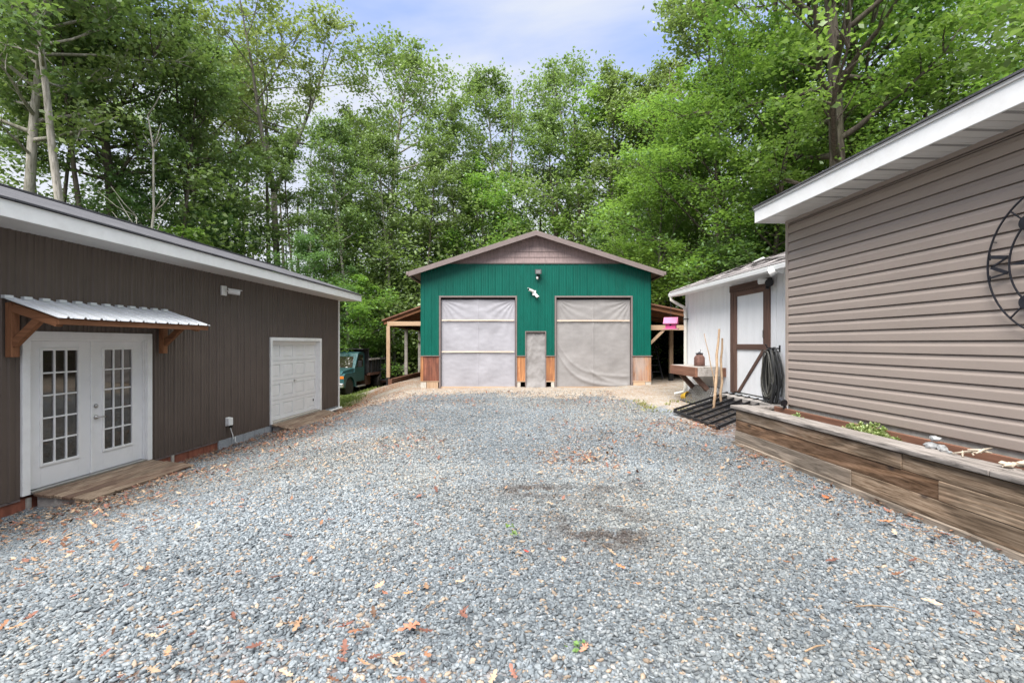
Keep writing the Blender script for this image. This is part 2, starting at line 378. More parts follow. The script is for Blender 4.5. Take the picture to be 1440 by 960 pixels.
col = mixc(t, ramp(t, sx.outputs['Z'], [(.60, (0,0,0)), (.78, (1,1,1))]), col, (3.9,3.98,4.1))
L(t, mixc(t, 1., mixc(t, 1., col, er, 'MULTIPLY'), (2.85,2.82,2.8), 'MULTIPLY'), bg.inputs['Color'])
sun = bpy.data.lights.new('sun', 'SUN'); sun.energy = 3.1; sun.angle = R(40); sun.color = (1,.96,.91)
so = bpy.data.objects.new('sun', sun); COL.objects.link(so)
az = R(SUN_AZ); el = R(SUN_EL)
sd = Vector((math.sin(az)*math.cos(el), math.cos(az)*math.cos(el), math.sin(el)))
so.location = sd * 60; so.rotation_euler = (-sd).to_track_quat('-Z', 'Y').to_euler()
S.view_settings.view_transform = 'Standard'; S.view_settings.look = 'None'; S.view_settings.exposure = 1.32; S.view_settings.gamma = 1
S.cycles.max_bounces = 7; S.cycles.diffuse_bounces = 4; S.cycles.glossy_bounces = 3; S.cycles.transmission_bounces = 5; S.cycles.transparent_max_bounces = 6
S.cycles.caustics_reflective = False; S.cycles.caustics_refractive = False
S.cycles.use_denoising = True

# ------------------------------------------------------------------ ground
def fbm(X, Y, seed=0, octs=4, sc=1.):
    """cheap value noise, vectorised"""
    X = np.asarray(X, float) * sc; Y = np.asarray(Y, float) * sc; out = np.zeros_like(X); amp = .5
    for o in range(octs):
        xi = np.floor(X).astype(np.int64); yi = np.floor(Y).astype(np.int64); fx = X - xi; fy = Y - yi
        fx = fx*fx*(3-2*fx); fy = fy*fy*(3-2*fy)
        def h(a, b):
            n = (a * 374761393 + b * 668265263 + (seed + o) * 974711) & 0x7fffffff
            n = ((n ^ (n >> 13)) * 1274126177) & 0x7fffffff
            return ((n ^ (n >> 16)) & 0xffff) / 65535.
        v = (h(xi,yi)*(1-fx) + h(xi+1,yi)*fx)*(1-fy) + (h(xi,yi+1)*(1-fx) + h(xi+1,yi+1)*fx)*fy
        out += amp * v; amp *= .5; X = X * 2.03 + 17.1; Y = Y * 2.03 + 5.3
    return out / (1 - .5**octs)

def dirt_mask(X, Y):
    n = (fbm(X, Y, 3, 4, .9) - .5) * 3.2
    edge = 14.3 - .5*np.abs(X - .5) + 1.2*sst(1.5, -3, X) + n
    d = sst(-.9, .9, Y - edge)
    d = np.maximum(d, sst(-.5, .7, X + 1.0*n*.4 - (3.15 + .0*Y)) * sst(8.2, 9.6, Y))       # beside the shed
    return d
def leaf_mask(X, Y):
    t = X + 6.8 - .0754*Y
    n = fbm(X, Y, 11, 4, 1.1)
    a = np.exp(-np.clip(t - .7, 0, 9)/1.6) * 1.25 * sst(.32, .56, n)
    b = np.exp(-np.abs(X + .045*Y - 3.5)/.35) * .8 * sst(.35, .6, n) * sst(7.8, 6.5, Y)
    c = np.exp(-((X-.85)**2/.35 + (Y-6.3)**2/.45)) * .9 * sst(.36, .5, n)
    d = .32 * sst(.52, .70, fbm(X, Y, 21, 4, .55))
    e = np.exp(-((X-3.3)**2 + (Y-8.6)**2)/.9) * .9
    return np.clip(np.maximum.reduce([a, b, c, d, e]), 0, 1)
def stain_mask(X, Y):
    n = fbm(X, Y, 31, 5, 5.5)
    a = np.exp(-((X-.20)**2/.16 + (Y-4.95)**2/.05)) + 1.25*np.exp(-((X-.72)**2/.14 + (Y-3.95)**2/.20)) + .7*np.exp(-((X-1.0)**2/.1 + (Y-5.1)**2/.08))
    return np.clip(a*1.15, 0, 1) * sst(.35, .50, n)
def grass_mask(X, Y):
    return np.clip(sst(-5.2, -6.4, X + .1*(Y-18)) * sst(16.2, 18, Y) * sst(30, 26, Y) , 0, 1)

xs = np.unique(np.round(np.concatenate([np.linspace(-220, -20, 26), np.linspace(-20, -9, 23), np.arange(-9, 9.01, .09), np.linspace(9, 20, 23), np.linspace(20, 220, 26)]), 3))
ys = np.unique(np.round(np.concatenate([np.linspace(-120, -4, 16), np.linspace(-4, 0, 9), np.arange(0, 22, .1), np.linspace(22, 40, 30), np.linspace(40, 220, 26)]), 3))
GX, GY = np.meshgrid(xs, ys); near = sst(26, 18, GY) * sst(12, 9, np.abs(GX))
GZ = gz(GX, GY) + near * ((fbm(GX, GY, 5, 4, .8)-.5)*.07 + (fbm(GX, GY, 6, 3, 5.)-.5)*.03)
nx, ny = len(xs), len(ys); idx = np.arange(nx*ny).reshape(ny, nx)
Q = np.stack([idx[:-1,:-1], idx[:-1,1:], idx[1:,1:], idx[1:,:-1]], -1).reshape(-1, 4)
forest = np.clip(sst(24, 27, GY) + sst(8.2, 9.2, GX) + sst(-10.5, -11.5, GX) + 0*GX, 0, 1) * sst(-2, 4, GY)

def groundmat():
    m, t, p = nt('gravel_and_dirt_ground'); v = objcoord(t, rand=False)
    def A(n): a = N(t, 'ShaderNodeAttribute', attribute_name=n); return a.outputs['Fac']
    vo = N(t, 'ShaderNodeTexVoronoi', Scale=30.); L(t, v, vo.inputs['Vector'])
    sp = N(t, 'ShaderNodeSeparateColor'); L(t, vo.outputs['Color'], sp.inputs[0])
    ed = ramp(t, vo.outputs['Distance'], [(.1, (1,1,1)), (.75, (.35,)*3)])
    grav = ramp(t, sp.outputs[0], [(0, (.13,.15,.17)), (.35, (.25,.285,.31)), (.72, (.37,.41,.44)), (.9, (.47,.49,.50)), (.97, (.45,.36,.27))])
    grav = mixc(t, 1., grav, ed, 'MULTIPLY')
    n = N(t, 'ShaderNodeTexNoise', Scale=3.2, Detail=9.0, Roughness=.68); L(t, v, n.inputs['Vector'])
    n2 = N(t, 'ShaderNodeTexNoise', Scale=45., Detail=5.0, Roughness=.7); L(t, v, n2.inputs['Vector'])
    dirt = ramp(t, n.outputs[0], [(.3, (.23,.165,.11)), (.5, (.32,.265,.205)), (.7, (.40,.345,.285))])
    dirt = mixc(t, 1., dirt, ramp(t, n2.outputs[0], [(.3, (.72,)*3), (.7, (1.2,)*3)]), 'MULTIPLY')
    dirt = mixc(t, ramp(t, sp.outputs[1], [(.80, (0,0,0)), (.84, (.8,)*3)]), dirt, (.36,.38,.39))
    dm = N(t, 'ShaderNodeMath', operation='ADD'); L(t, A('dirt'), dm.inputs[0])
    ns = N(t, 'ShaderNodeMath', operation='MULTIPLY_ADD'); ns.inputs[1].default_value = .9; ns.inputs[2].default_value = -.45; L(t, n.outputs[0], ns.inputs[0]); L(t, ns.outputs[0], dm.inputs[1])
    col = mixc(t, ramp(t, dm.outputs[0], [(.35, (0,0,0)), (.65, (1,1,1))]), grav, dirt)
    lit = ramp(t, n2.outputs[0], [(.35, (.10,.05,.025)), (.55, (.26,.12,.055)), (.7, (.42,.24,.13))])
    lm = N(t, 'ShaderNodeMath', operation='MULTIPLY'); L(t, A('leafy'), lm.inputs[0]); L(t, ramp(t, sp.outputs[2], [(.4,(0,0,0)),(.5,(1,1,1))]), lm.inputs[1])
    col = mixc(t, lm.outputs[0], col, lit)
    col = mixc(t, A('grass'), col, ramp(t, n.outputs[0], [(.3, (.09,.12,.03)), (.7, (.17,.22,.06))]))
    col = mixc(t, A('forest'), col, ramp(t, n.outputs[0], [(.3, (.035,.025,.015)), (.6, (.09,.06,.03)), (.75, (.05,.07,.02))]))
    st = N(t, 'ShaderNodeMath', operation='MULTIPLY'); st.inputs[1].default_value = .8; L(t, A('stain'), st.inputs[0])
    col = mixc(t, st.outputs[0], col, (.045,.032,.026))
    L(t, col, p.inputs['Base Color']); p.inputs['Roughness'].default_value = .95; p.inputs['Specular IOR Level'].default_value = .2
    hh = N(t, 'ShaderNodeMath', operation='SUBTRACT'); L(t, n2.outputs[0], hh.inputs[0]); L(t, vo.outputs['Distance'], hh.inputs[1])
    L(t, bump(t, hh.outputs[0], .7, .02), p.inputs['Normal'])
    return m
ground = np_mesh('ground', np.stack([GX, GY, GZ], -1).reshape(-1, 3), Q, groundmat(), smooth=True,
    extra={'dirt': dirt_mask(GX, GY).ravel(), 'leafy': leaf_mask(GX, GY).ravel(), 'stain': stain_mask(GX, GY).ravel(), 'grass': (grass_mask(GX, GY)).ravel(), 'forest': forest.ravel()})
tag(ground, 'gravel yard between the buildings with bare tan dirt at its far end', 'ground', kind='structure')

# loose stones
rs = np.random.RandomState(5)
def inside(X, Y):
    t_ = X + 6.8 - .0754*Y
    ok = (t_ > .03) & (X + .045*Y < 3.66) & (Y > .9) & (np.abs(X) < 1.12*Y + 1.6)
    ramp1 = (t_ < .8) & (Y > 6.4) & (Y < 8.3); ramp2 = (t_ < .62) & (Y > 11.95) & (Y < 14.75)
    return ok & ~ramp1 & ~ramp2
def stones(n, y0, y1, base, faces, smin, smax, keep):
    X = rs.uniform(-8, 4.2, n); Y = rs.uniform(y0, y1, n); k = inside(X, Y) & (rs.rand(n) > dirt_mask(X, Y)*.93) & (rs.rand(n) < keep(X, Y)); X = X[k]; Y = Y[k]; n = len(X)
    B = np.array(base, float); nv = len(B)
    Z = gz(X, Y) + (fbm(X, Y, 5, 4, .8)-.5)*.07 + (fbm(X, Y, 6, 3, 5.)-.5)*.03
    s = smin + (smax-smin) * rs.rand(n)**1.7
    sc = s[:,None] * np.stack([rs.uniform(.8,1.4,n), rs.uniform(.5,.95,n), rs.uniform(.25,.62,n)], -1)
    P = B[None] * (1 + rs.uniform(-.36,.36,(n,nv,1))) * sc[:,None,:]
    a = rs.uniform(0, 6.283, n); tx = rs.normal(0,.38,n); ty = rs.normal(0,.38,n)
    y_, z_ = P[:,:,1]*np.cos(tx)[:,None]-P[:,:,2]*np.sin(tx)[:,None], P[:,:,1]*np.sin(tx)[:,None]+P[:,:,2]*np.cos(tx)[:,None]
    x_ = P[:,:,0]*np.cos(ty)[:,None]+z_*np.sin(ty)[:,None]; z_ = -P[:,:,0]*np.sin(ty)[:,None]+z_*np.cos(ty)[:,None]
    x2 = x_*np.cos(a)[:,None]-y_*np.sin(a)[:,None]; y2 = x_*np.sin(a)[:,None]+y_*np.cos(a)[:,None]
    V = np.stack([x2+X[:,None], y2+Y[:,None], z_+(Z+s*rs.uniform(-.05,.42,n))[:,None]], -1).reshape(-1,3)
    Fc = (np.array(faces)[None] + (np.arange(n)*nv)[:,None,None]).reshape(-1, 3)
    g = rs.rand(n); pal = np.array([(.085,.099,.109),(.128,.147,.160),(.163,.186,.201),(.20,.225,.240),(.265,.285,.293)])
    ci = np.clip(g**.9*4, 0, 3.999); i0 = ci.astype(int); C = pal[i0]*(1-(ci-i0))[:,None] + pal[i0+1]*(ci-i0)[:,None]
    tan = rs.rand(n) < (.07 + .20*leaf_mask(X, Y) + .25*dirt_mask(X,Y)); C[tan] = np.array([.34,.27,.205])*rs.uniform(.6,1.15,(tan.sum(),1))
    big = (fbm(X, Y, 41, 4, .7)-.5)*.7; C *= .92*(1+big)[:,None]; wm = np.clip((fbm(X, Y, 43, 4, .45)-.5)*3,0,1)[:,None]; C *= 1 + wm*np.array([.12,.04,-.06])
    st = stain_mask(X, Y)[:,None]*(.55+.45*rs.rand(n,1)); C = C*(1-st) + np.array([.05,.037,.03])*st
    return V, Fc, np.repeat(C, nv, 0)
ph = (1+5**.5)/2
ico = np.array([(-1,ph,0),(1,ph,0),(-1,-ph,0),(1,-ph,0),(0,-1,ph),(0,1,ph),(0,-1,-ph),(0,1,-ph),(ph,0,-1),(ph,0,1),(-ph,0,-1),(-ph,0,1)])/1.9
icof = [(0,11,5),(0,5,1),(0,1,7),(0,7,10),(0,10,11),(1,5,9),(5,11,4),(11,10,2),(10,7,6),(7,1,8),(3,9,4),(3,4,2),(3,2,6),(3,6,8),(3,8,9),(4,9,5),(2,4,11),(6,2,10),(8,6,7),(9,8,1)]
octa = np.array([(1,0,0),(-1,0,0),(0,1,0),(0,-1,0),(0,0,1),(0,0,-1)])*1.05
octf = [(0,2,4),(2,1,4),(1,3,4),(3,0,4),(2,0,5),(1,2,5),(3,1,5),(0,3,5)]
ones = lambda X, Y: np.ones_like(X)
parts = [stones(240000, .9, 6.0, ico, icof, .0085, .0205, ones), stones(260000, 6.0, 15.6, octa, octf, .012, .024, lambda X, Y: 1 - .45*sst(10, 15, Y))]
Vs, Fs, Cs, o_ = [], [], [], 0
for V, Fc, C in parts: Vs.append(V); Fs.append(Fc + o_); Cs.append(C); o_ += len(V)
gr = np_mesh('gravel', np.concatenate(Vs), np.concatenate(Fs), tintmat('crushed_stone', .8, 90.), np.concatenate(Cs))
tag(gr, 'loose blue grey crushed stone spread over the yard', 'gravel', kind='stuff')

# fallen leaves: outline of a lobed oak leaf, curled
OAK = [(0,-1),(.10,-.62),(.42,-.60),(.20,-.38),(.60,-.16),(.26,-.02),(.66,.30),(.24,.34),(.34,.72),(0,1)]
OAK = OAK + [(-x, y) for x, y in OAK[-2:0:-1]]
def leaf_arrays(X, Y, Z, s, curl, C, tilt=.3):
    n = len(X); P = np.array(OAK); nv = len(P) + 1
    u = np.concatenate([[[0, 0]], P])[None] * s[:,None,None] * np.stack([rs.uniform(.6,.95,n), np.ones(n)], -1)[:,None,:]
    w_ = (np.abs(u[:,:,0])*curl[:,None] + np.abs(u[:,:,1])**2/s[:,None]*curl[:,None]*.6) + rs.normal(0,.06,(n,nv))*s[:,None]
    a = rs.uniform(0,6.283,n); tx = rs.normal(0,tilt,n)
    y_ = u[:,:,1]*np.cos(tx)[:,None]-w_*np.sin(tx)[:,None]; z_ = u[:,:,1]*np.sin(tx)[:,None]+w_*np.cos(tx)[:,None]
    x2 = u[:,:,0]*np.cos(a)[:,None]-y_*np.sin(a)[:,None]; y2 = u[:,:,0]*np.sin(a)[:,None]+y_*np.cos(a)[:,None]
    V = np.stack([x2+X[:,None], y2+Y[:,None], z_+Z[:,None]], -1).reshape(-1,3); m = nv - 1
    f = np.array([(0, 1+i, 1+(i+1)%m) for i in range(m)])
    return V, (f[None] + (np.arange(n)*nv)[:,None,None]).reshape(-1,3), np.repeat(C, nv, 0)
LP = np.array([(.25,.125,.07),(.20,.095,.055),(.34,.21,.125),(.16,.07,.05),(.38,.28,.19),(.11,.065,.042),(.27,.125,.09)])
n = 90000; X = rs.uniform(-8, 4.4, n); Y = rs.uniform(1.2, 15.2, n)
k = inside(X, Y) | ((X > 3.0) & (X < 4.4) & (Y > 8) & (Y < 10.5)); k &= rs.rand(n) < (leaf_mask(X, Y)**1.3*.32 + .006); X = X[k]; Y = Y[k]; n = len(X)
X2 = np.array([x for x in X]); V, Fc, C = leaf_arrays(X, Y, gz(X, Y)+(fbm(X, Y, 5, 4, .8)-.5)*.07+.030+.02*rs.rand(n), rs.uniform(.02,.05,n), rs.uniform(-.1,.5,n), LP[rs.randint(0,7,n)]*rs.uniform(.6,1.2,(n,1)))
fl = np_mesh('fallen_leaves', V, Fc, tintmat('dry_leaf', .8, 40.), C)
tag(fl, 'scattered dry brown and orange leaves lying on the gravel', 'fallen leaves', kind='stuff')
LEAFM = fl.data.materials[0]
def one_leaf(px, py, size, c, label, curl=.25):
    Y0 = (CH-.68) * F / (py - HY); X0 = (px - CX)/F*Y0; z = gzf(X0, Y0) + (float(fbm(X0, Y0, 5, 4, .8))-.5)*.07 + .042
    V, Fc, C = leaf_arrays(np.array([0.]), np.array([0.]), np.array([0.]), np.array([size]), np.array([curl]), np.array([c]), .12)
    o = np_mesh('fallen_leaf', V, Fc, LEAFM, C); o.location = (X0, Y0, z); tag(o, label, 'leaf', 'single large fallen leaves on the gravel')
for a in [(577,888,.072,(.36,.16,.10),'largest brown oak leaf with pointed lobes lying on open gravel'),
          (533,828,.05,(.62,.33,.19),'pale tan lobed leaf left of the largest oak leaf'),
          (873,799,.04,(.55,.19,.08),'orange leaf alone on gravel below the dark stain'),
          (822,920,.045,(.42,.2,.13),'pinkish brown leaf at the near edge of the gravel beside a green sprig'),
          (573,838,.032,(.5,.22,.1),'small orange leaf between the tan leaf and the largest oak leaf'),
          (740,776,.036,(.36,.06,.04),'dark red leaf on gravel below the damp soil patch'),
          (648,822,.036,(.60,.40,.24),'straw coloured narrow leaf on the middle of the gravel'),
          (541,838,.03,(.24,.10,.06),'curled dark brown leaf beside the pale tan lobed leaf'),
          (895,826,.032,(.42,.2,.09),'small brown leaf in front of the lone orange leaf'),
          (1160,700,.06,(.36,.12,.05),'rusty curled leaf lying near the foot of the timber planter'),
          (1245,735,.07,(.40,.18,.09),'crumpled brown leaf against the planter foot'),
          (1310,850,.05,(.58,.38,.25),'pale leaf with a twig on the gravel near the planter')]: one_leaf(*a)
def twig(pts, label):
    q = []
    for px, py in pts:
        Y0 = (CH-.68)*F/(py-HY); X0 = (px-CX)/F*Y0; q.append((X0, Y0, gzf(X0,Y0)+(float(fbm(X0, Y0, 5, 4, .8))-.5)*.07+.036))
    o = MB().tube(q, [.004,.0045,.003,.002][:len(q)], 6).build('twig', M['stick'], smooth=True); tag(o, label, 'twig')
twig([(1203,859),(1225,856),(1256,857),(1285,866)], 'long thin grey twig lying across the gravel near the planter')
twig([(1132,924),(1148,916),(1160,914)], 'short crooked twig on the near gravel')
twig([(1258,772),(1283,783),(1310,795)], 'straight straw coloured twig on gravel beside the planter foot')
# ------------------------------------------------------------------ brown building on the left
def ribbed(mb, s0, s1, z0, z1, y, out=-1, per=.2286, h=.022, minor=True, ph=0.):
    """vertical ribbed metal sheet in the plane y; z1 may be a function of s"""
    fz1 = z1 if callable(z1) else (lambda s: z1); fz0 = z0 if callable(z0) else (lambda s: z0)
    pts = []
    k0 = math.floor((s0 - ph) / per)
    for k in range(k0, int((s1 - ph) / per) + 2):
        b = ph + k * per
        pr = [(0, 0), (.012, h), (.034, h), (.046, 0)]
        if minor:
            for c in (per*.42, per*.68): pr += [(c, 0), (c+.006, h*.45), (c+.016, h*.45), (c+.022, 0)]
        pts += [(b + a, hh) for a, hh in pr]
    pts = [p for p in pts if s0 < p[0] < s1]; pts = [(s0, 0)] + pts + [(s1, 0)]
    b0 = len(mb.v)
    for s, hh in pts: mb.v.append((s, y + out*hh, fz0(s))); mb.v.append((s, y + out*hh, fz1(s)))
    for i in range(len(pts)-1): a = b0 + 2*i; mb.f.append((a, a+2, a+3, a+1) if out < 0 else (a, a+1, a+3, a+2))
    return mb

BA = math.atan2(1, .0754); NB = math.hypot(1, .0754)
def sB(px): return 6.8 * F / (772 - px) * NB            # distance along the brown wall seen at column px
brown = thing('brown_building', 'long low dark brown building with vertical metal siding and white doors', 'building', (-6.8, 0, 0), BA)
S0, S1 = -3.0, 15.9
topB = lambda s: 3.62 - .006 * s
FD = (sB(28.3), sB(211.7)); GD = (sB(379), sB(451))
mb = MB(); zb = .145
ribbed(mb, S0, FD[0], zb, topB, 0); ribbed(mb, FD[0], FD[1], 2.305, topB, 0); ribbed(mb, FD[1], GD[0], zb, topB, 0)
ribbed(mb, GD[0], GD[1], 2.295, topB, 0); ribbed(mb, GD[1], S1, zb, topB, 0)
mb.build('siding', M['brown'], brown, fix=False)
W2 = 5.0
mb = MB(); mb.add([(S1,0,0),(S1,W2,0),(S1,W2,3.5),(S1,W2/2,4.5),(S1,0,3.5)], [(0,1,2,3,4)]); mb.add([(S0,0,0),(S0,W2,0),(S0,W2,3.5),(S0,W2/2,4.5),(S0,0,3.5)], [(4,3,2,1,0)]); mb.box(S0, S1, W2-.1, W2, 0, 3.5)
mb.build('end_wall', M['brown'], brown)
MB().box(S1-.06, S1+.03, -.03, .05, .05, topB(S1)).build('corner_trim', M['white'], brown, bevel=.004)
mb = MB(); ov = .62
mb.hexa([(S0,-ov,topB(S0)),(S1+.3,-ov,topB(S1)),(S1+.3,.05,topB(S1)),(S0,.05,topB(S0)),(S0,-ov,topB(S0)+.02),(S1+.3,-ov,topB(S1)+.02),(S1+.3,.05,topB(S1)+.02),(S0,.05,topB(S0)+.02)])
mb.build('soffit', M['soffit'], brown)
mb = MB(); a, b = topB(S0), topB(S1)
mb.hexa([(S0,-ov-.025,a-.01),(S1+.3,-ov-.025,b-.01),(S1+.3,-ov-.001,b-.01),(S0,-ov-.001,a-.01),(S0,-ov-.025,a+.185),(S1+.3,-ov-.025,b+.185),(S1+.3,-ov-.001,b+.185),(S0,-ov-.001,a+.185)])
ridge_y = 2.1; zr = lambda s: topB(s) + .20 + .333*(ridge_y+ov)
mb.hexa([(S1+.3,-ov,b+.02),(S1+.325,-ov,b+.02),(S1+.325,ridge_y,zr(S1)-.2),(S1+.3,ridge_y,zr(S1)-.2),(S1+.3,-ov,b+.19),(S1+.325,-ov,b+.19),(S1+.325,ridge_y,zr(S1)-.01),(S1+.3,ridge_y,zr(S1)-.01)])
mb.build('fascia', M['white'], brown, bevel=.004)
mb = MB(); e0, e1 = S0, S1+.34
def slab(mb, y0, za, y1, zb_, th):
    mb.hexa([(e0,y0,za(e0)),(e1,y0,za(e1)),(e1,y1,zb_(e1)),(e0,y1,zb_(e0)),(e0,y0,za(e0)+th),(e1,y0,za(e1)+th),(e1,y1,zb_(e1)+th),(e0,y1,zb_(e0)+th)])
za = lambda s: topB(s) + .19
slab(mb, -ov-.05, za, ridge_y, zr, .025); slab(mb, ridge_y+.001, zr, W2+.4, lambda s: topB(s)+.1, .025)
roof = mb.build('roof', M['roofdark'], brown)
mb = MB(); mb.hexa([(e0,ridge_y-.1,zr(e0)+.0),(e1,ridge_y-.1,zr(e1)+.0),(e1,ridge_y+.1,zr(e1)),(e0,ridge_y+.1,zr(e0)),(e0,ridge_y-.1,zr(e0)+.035),(e1,ridge_y-.1,zr(e1)+.035),(e1,ridge_y+.1,zr(e1)+.035),(e0,ridge_y+.1,zr(e0)+.035)])
mb.build('ridge_cap', M['roofdark'], roof)
# skirting under the siding: rusty brick panels near, grey concrete blocks far
s = S0
while s < S1:
    ln = .41; px = None
    s2 = min(s + ln, S1)
    if s < S1 - .02:
        red = s < sB(300)
        o = MB().box(s+.006, s2-.006, .012 if red else -.004, .2, -.25, zb - (.012 if red else .006)).build('skirting_panel' if red else 'concrete_block', M['brickred'] if red else M['block'], brown, bevel=.006)
        if (s > 1 and int(s/ .41) % 3 == 0) and red: MB().box(s-.03, s+.03, -.008, .012, -.25, zb-.02).build('skirting_post', M['concrete'], brown)
    s = s2
mb = MB(); mb.box(S0, FD[0], -.002, .03, zb-.03, zb-.004); mb.box(FD[1], GD[0], -.002, .03, zb-.03, zb-.004); mb.build('sill_strip', M['taupe'], brown)
# French doors
mb = MB(); cw = .10; x0, x1 = FD; zt, zb0 = 2.305, .17
mb.box(x0, x0+cw, -.035, .02, zb0, zt); mb.box(x1-cw, x1, -.035, .02, zb0, zt); mb.box(x0+cw, x1-cw, -.035, .02, zt-cw, zt)
mb.box(x0+cw-.03, x0+cw+.012, .021, .14, zb0, zt-cw); mb.box(x1-cw-.012, x1-cw+.03, .021, .14, zb0, zt-cw); mb.box(x0+cw+.012, x1-cw-.012, .021, .14, zt-cw-.03, zt-cw)
mb.build('door_casing', M['white'], brown, bevel=.005)
MB().box(x0+cw+.013, x1-cw-.013, -.045, .14, .165, .20).build('door_threshold', M['steel'], brown, bevel=.004)
i0, i1 = x0+cw+.014, x1-cw-.014; mid = (i0+i1)/2; gh = (.50, 2.06)
for k, (a, b) in enumerate(((i0, mid-.004), (mid+.004, i1))):
    yf = .055; c = (a+b)/2; gw = .265; dz0, dz1 = .205, zt-cw-.032
    mb = MB(); mb.box(a, c-gw, yf, yf+.045, dz0, dz1); mb.box(c+gw, b, yf, yf+.045, dz0, dz1); mb.box(c-gw, c+gw, yf, yf+.045, dz0, gh[0]); mb.box(c-gw, c+gw, yf, yf+.045, gh[1], dz1)
    d = mb.build('french_door', M['whitedoor'], brown, bevel=.003)
    mb = MB(); fr = .035
    mb.box(c-gw-.02, c-gw+fr-.02, yf-.014, yf+.03, gh[0]-.02, gh[1]+.02); mb.box(c+gw-fr+.02, c+gw+.02, yf-.014, yf+.03, gh[0]-.02, gh[1]+.02)
    mb.box(c-gw+fr-.02, c+gw-fr+.02, yf-.014, yf+.03, gh[0]-.02, gh[0]+fr-.02); mb.box(c-gw+fr-.02, c+gw-fr+.02, yf-.014, yf+.03, gh[1]-fr+.02, gh[1]+.02)
    iw = 2*(gw-fr+.02); ih = gh[1]-gh[0]-2*fr+.04
    for q in (1,2): xx = c-iw/2+iw*q/3; mb.box(xx-.011, xx+.011, yf-.008, yf+.028, gh[0]+fr-.02, gh[1]-fr+.02)
    for q in range(1,5):
        zz = gh[0]+fr-.02+ih*q/5
        for r in range(3): mb.box(c-iw/2+iw*r/3+.0112, c-iw/2+iw*(r+1)/3-.0112, yf-.008, yf+.028, zz-.011, zz+.011)
    mb.build('glazing_frame', M['white'], d, bevel=.003)
    MB().box(c-gw+.005, c+gw-.005, yf+.012, yf+.024, gh[0]+.005, gh[1]-.005).build('glass_panes', M['glass'], d)
    if k == 1:
        xh = a + .07; MM = Matrix.Rotation(R(90), 3, 'X')
        MB().lathe([(.002,0),(.032,.0),(.032,.012),(.026,.02),(.012,.022),(.011,.05),(.002,.05)], (xh,yf,1.03), 18, MM).tube([(xh,yf-.047,1.03),(xh+.05,yf-.05,1.033),(xh+.115,yf-.046,1.022)], [.010,.009,.007], 8).build('lever_handle', M['steel'], d, smooth=True)
        MB().lathe([(.002,0),(.030,.0),(.028,.02),(.014,.03),(.002,.03)], (xh,yf,1.20), 18, MM).build('deadbolt', M['steel'], d, smooth=True)
        MB().box(a-.022, a+.02, yf-.018, yf-.001, dz0, dz1).build('astragal', M['white'], d, bevel=.004)
# small garage door
x0, x1 = GD; zt = 2.295; mb = MB(); cw = .09
mb.box(x0, x0+cw, -.035, .02, .165, zt); mb.box(x1-cw, x1, -.035, .02, .165, zt); mb.box(x0+cw, x1-cw, -.035, .02, zt-cw, zt)
mb.box(x0+cw-.03, x0+cw, .021, .16, .165, zt-cw); mb.box(x1-cw, x1-cw+.03, .021, .16, .165, zt-cw); mb.box(x0+cw, x1-cw, .021, .16, zt-cw, zt-cw+.03)
mb.build('door_casing', M['white'], brown, bevel=.005)
MB().box(x0+cw+.001, x1-cw-.001, -.03, .16, .10, .205).build('door_threshold', M['concrete'], brown, bevel=.004)
a, b, z0, z1 = x0+cw+.002, x1-cw-.002, .21, zt-cw-.005; sh = (z1-z0)/4; yf = .10
gd = MB().box(a, b, yf+.03, yf+.05, z0, z1).build('garage_door', M['whitedoor'], brown)
for r in range(4):
    mb = MB(); za_, zb_ = z0+r*sh+.004, z0+(r+1)*sh-.004; pw = (b-a)/4
    for q in range(4):      # raised frame round a sunk panel with its own raised field
        xa, xb = a+q*pw, a+(q+1)*pw; mx_, mz = .07, .09
        mb.box(xa, xa+mx_, yf, yf+.03, za_, zb_); mb.box(xb-mx_, xb, yf, yf+.03, za_, zb_); mb.box(xa+mx_, xb-mx_, yf, yf+.03, za_, za_+mz); mb.box(xa+mx_, xb-mx_, yf, yf+.03, zb_-mz, zb_)
        p = [(xa+mx_,za_+mz),(xb-mx_,za_+mz),(xb-mx_,zb_-mz),(xa+mx_,zb_-mz)]; e = .03
        pi = [(xa+mx_+e,za_+mz+e),(xb-mx_-e,za_+mz+e),(xb-mx_-e,zb_-mz-e),(xa+mx_+e,zb_-mz-e)]
        mb.add([(u,yf+.022,v) for u,v in p]+[(u,yf+.004,v) for u,v in pi], [(0,1,5,4),(1,2,6,5),(2,3,7,6),(3,0,4,7),(4,5,6,7)])
    mb.build('door_section', M['whitedoor'], gd, fix=True)
MM = Matrix.Rotation(R(90), 3, 'X'); c = (a+b)/2
MB().lathe([(.002,0),(.03,0),(.03,.012),(.012,.016),(.012,.03),(.002,.03)], (c,yf-.001,z0+2*sh-.06), 14, MM).beam((c-.05,yf-.035,z0+2*sh-.06),(c+.05,yf-.035,z0+2*sh-.06),.012,.02).build('handle', M['steel'], gd)
MB().box(b-.20, b-.16, yf-.012, yf-.001, z0+.26, z0+.32).build('lock', M['black'], gd)

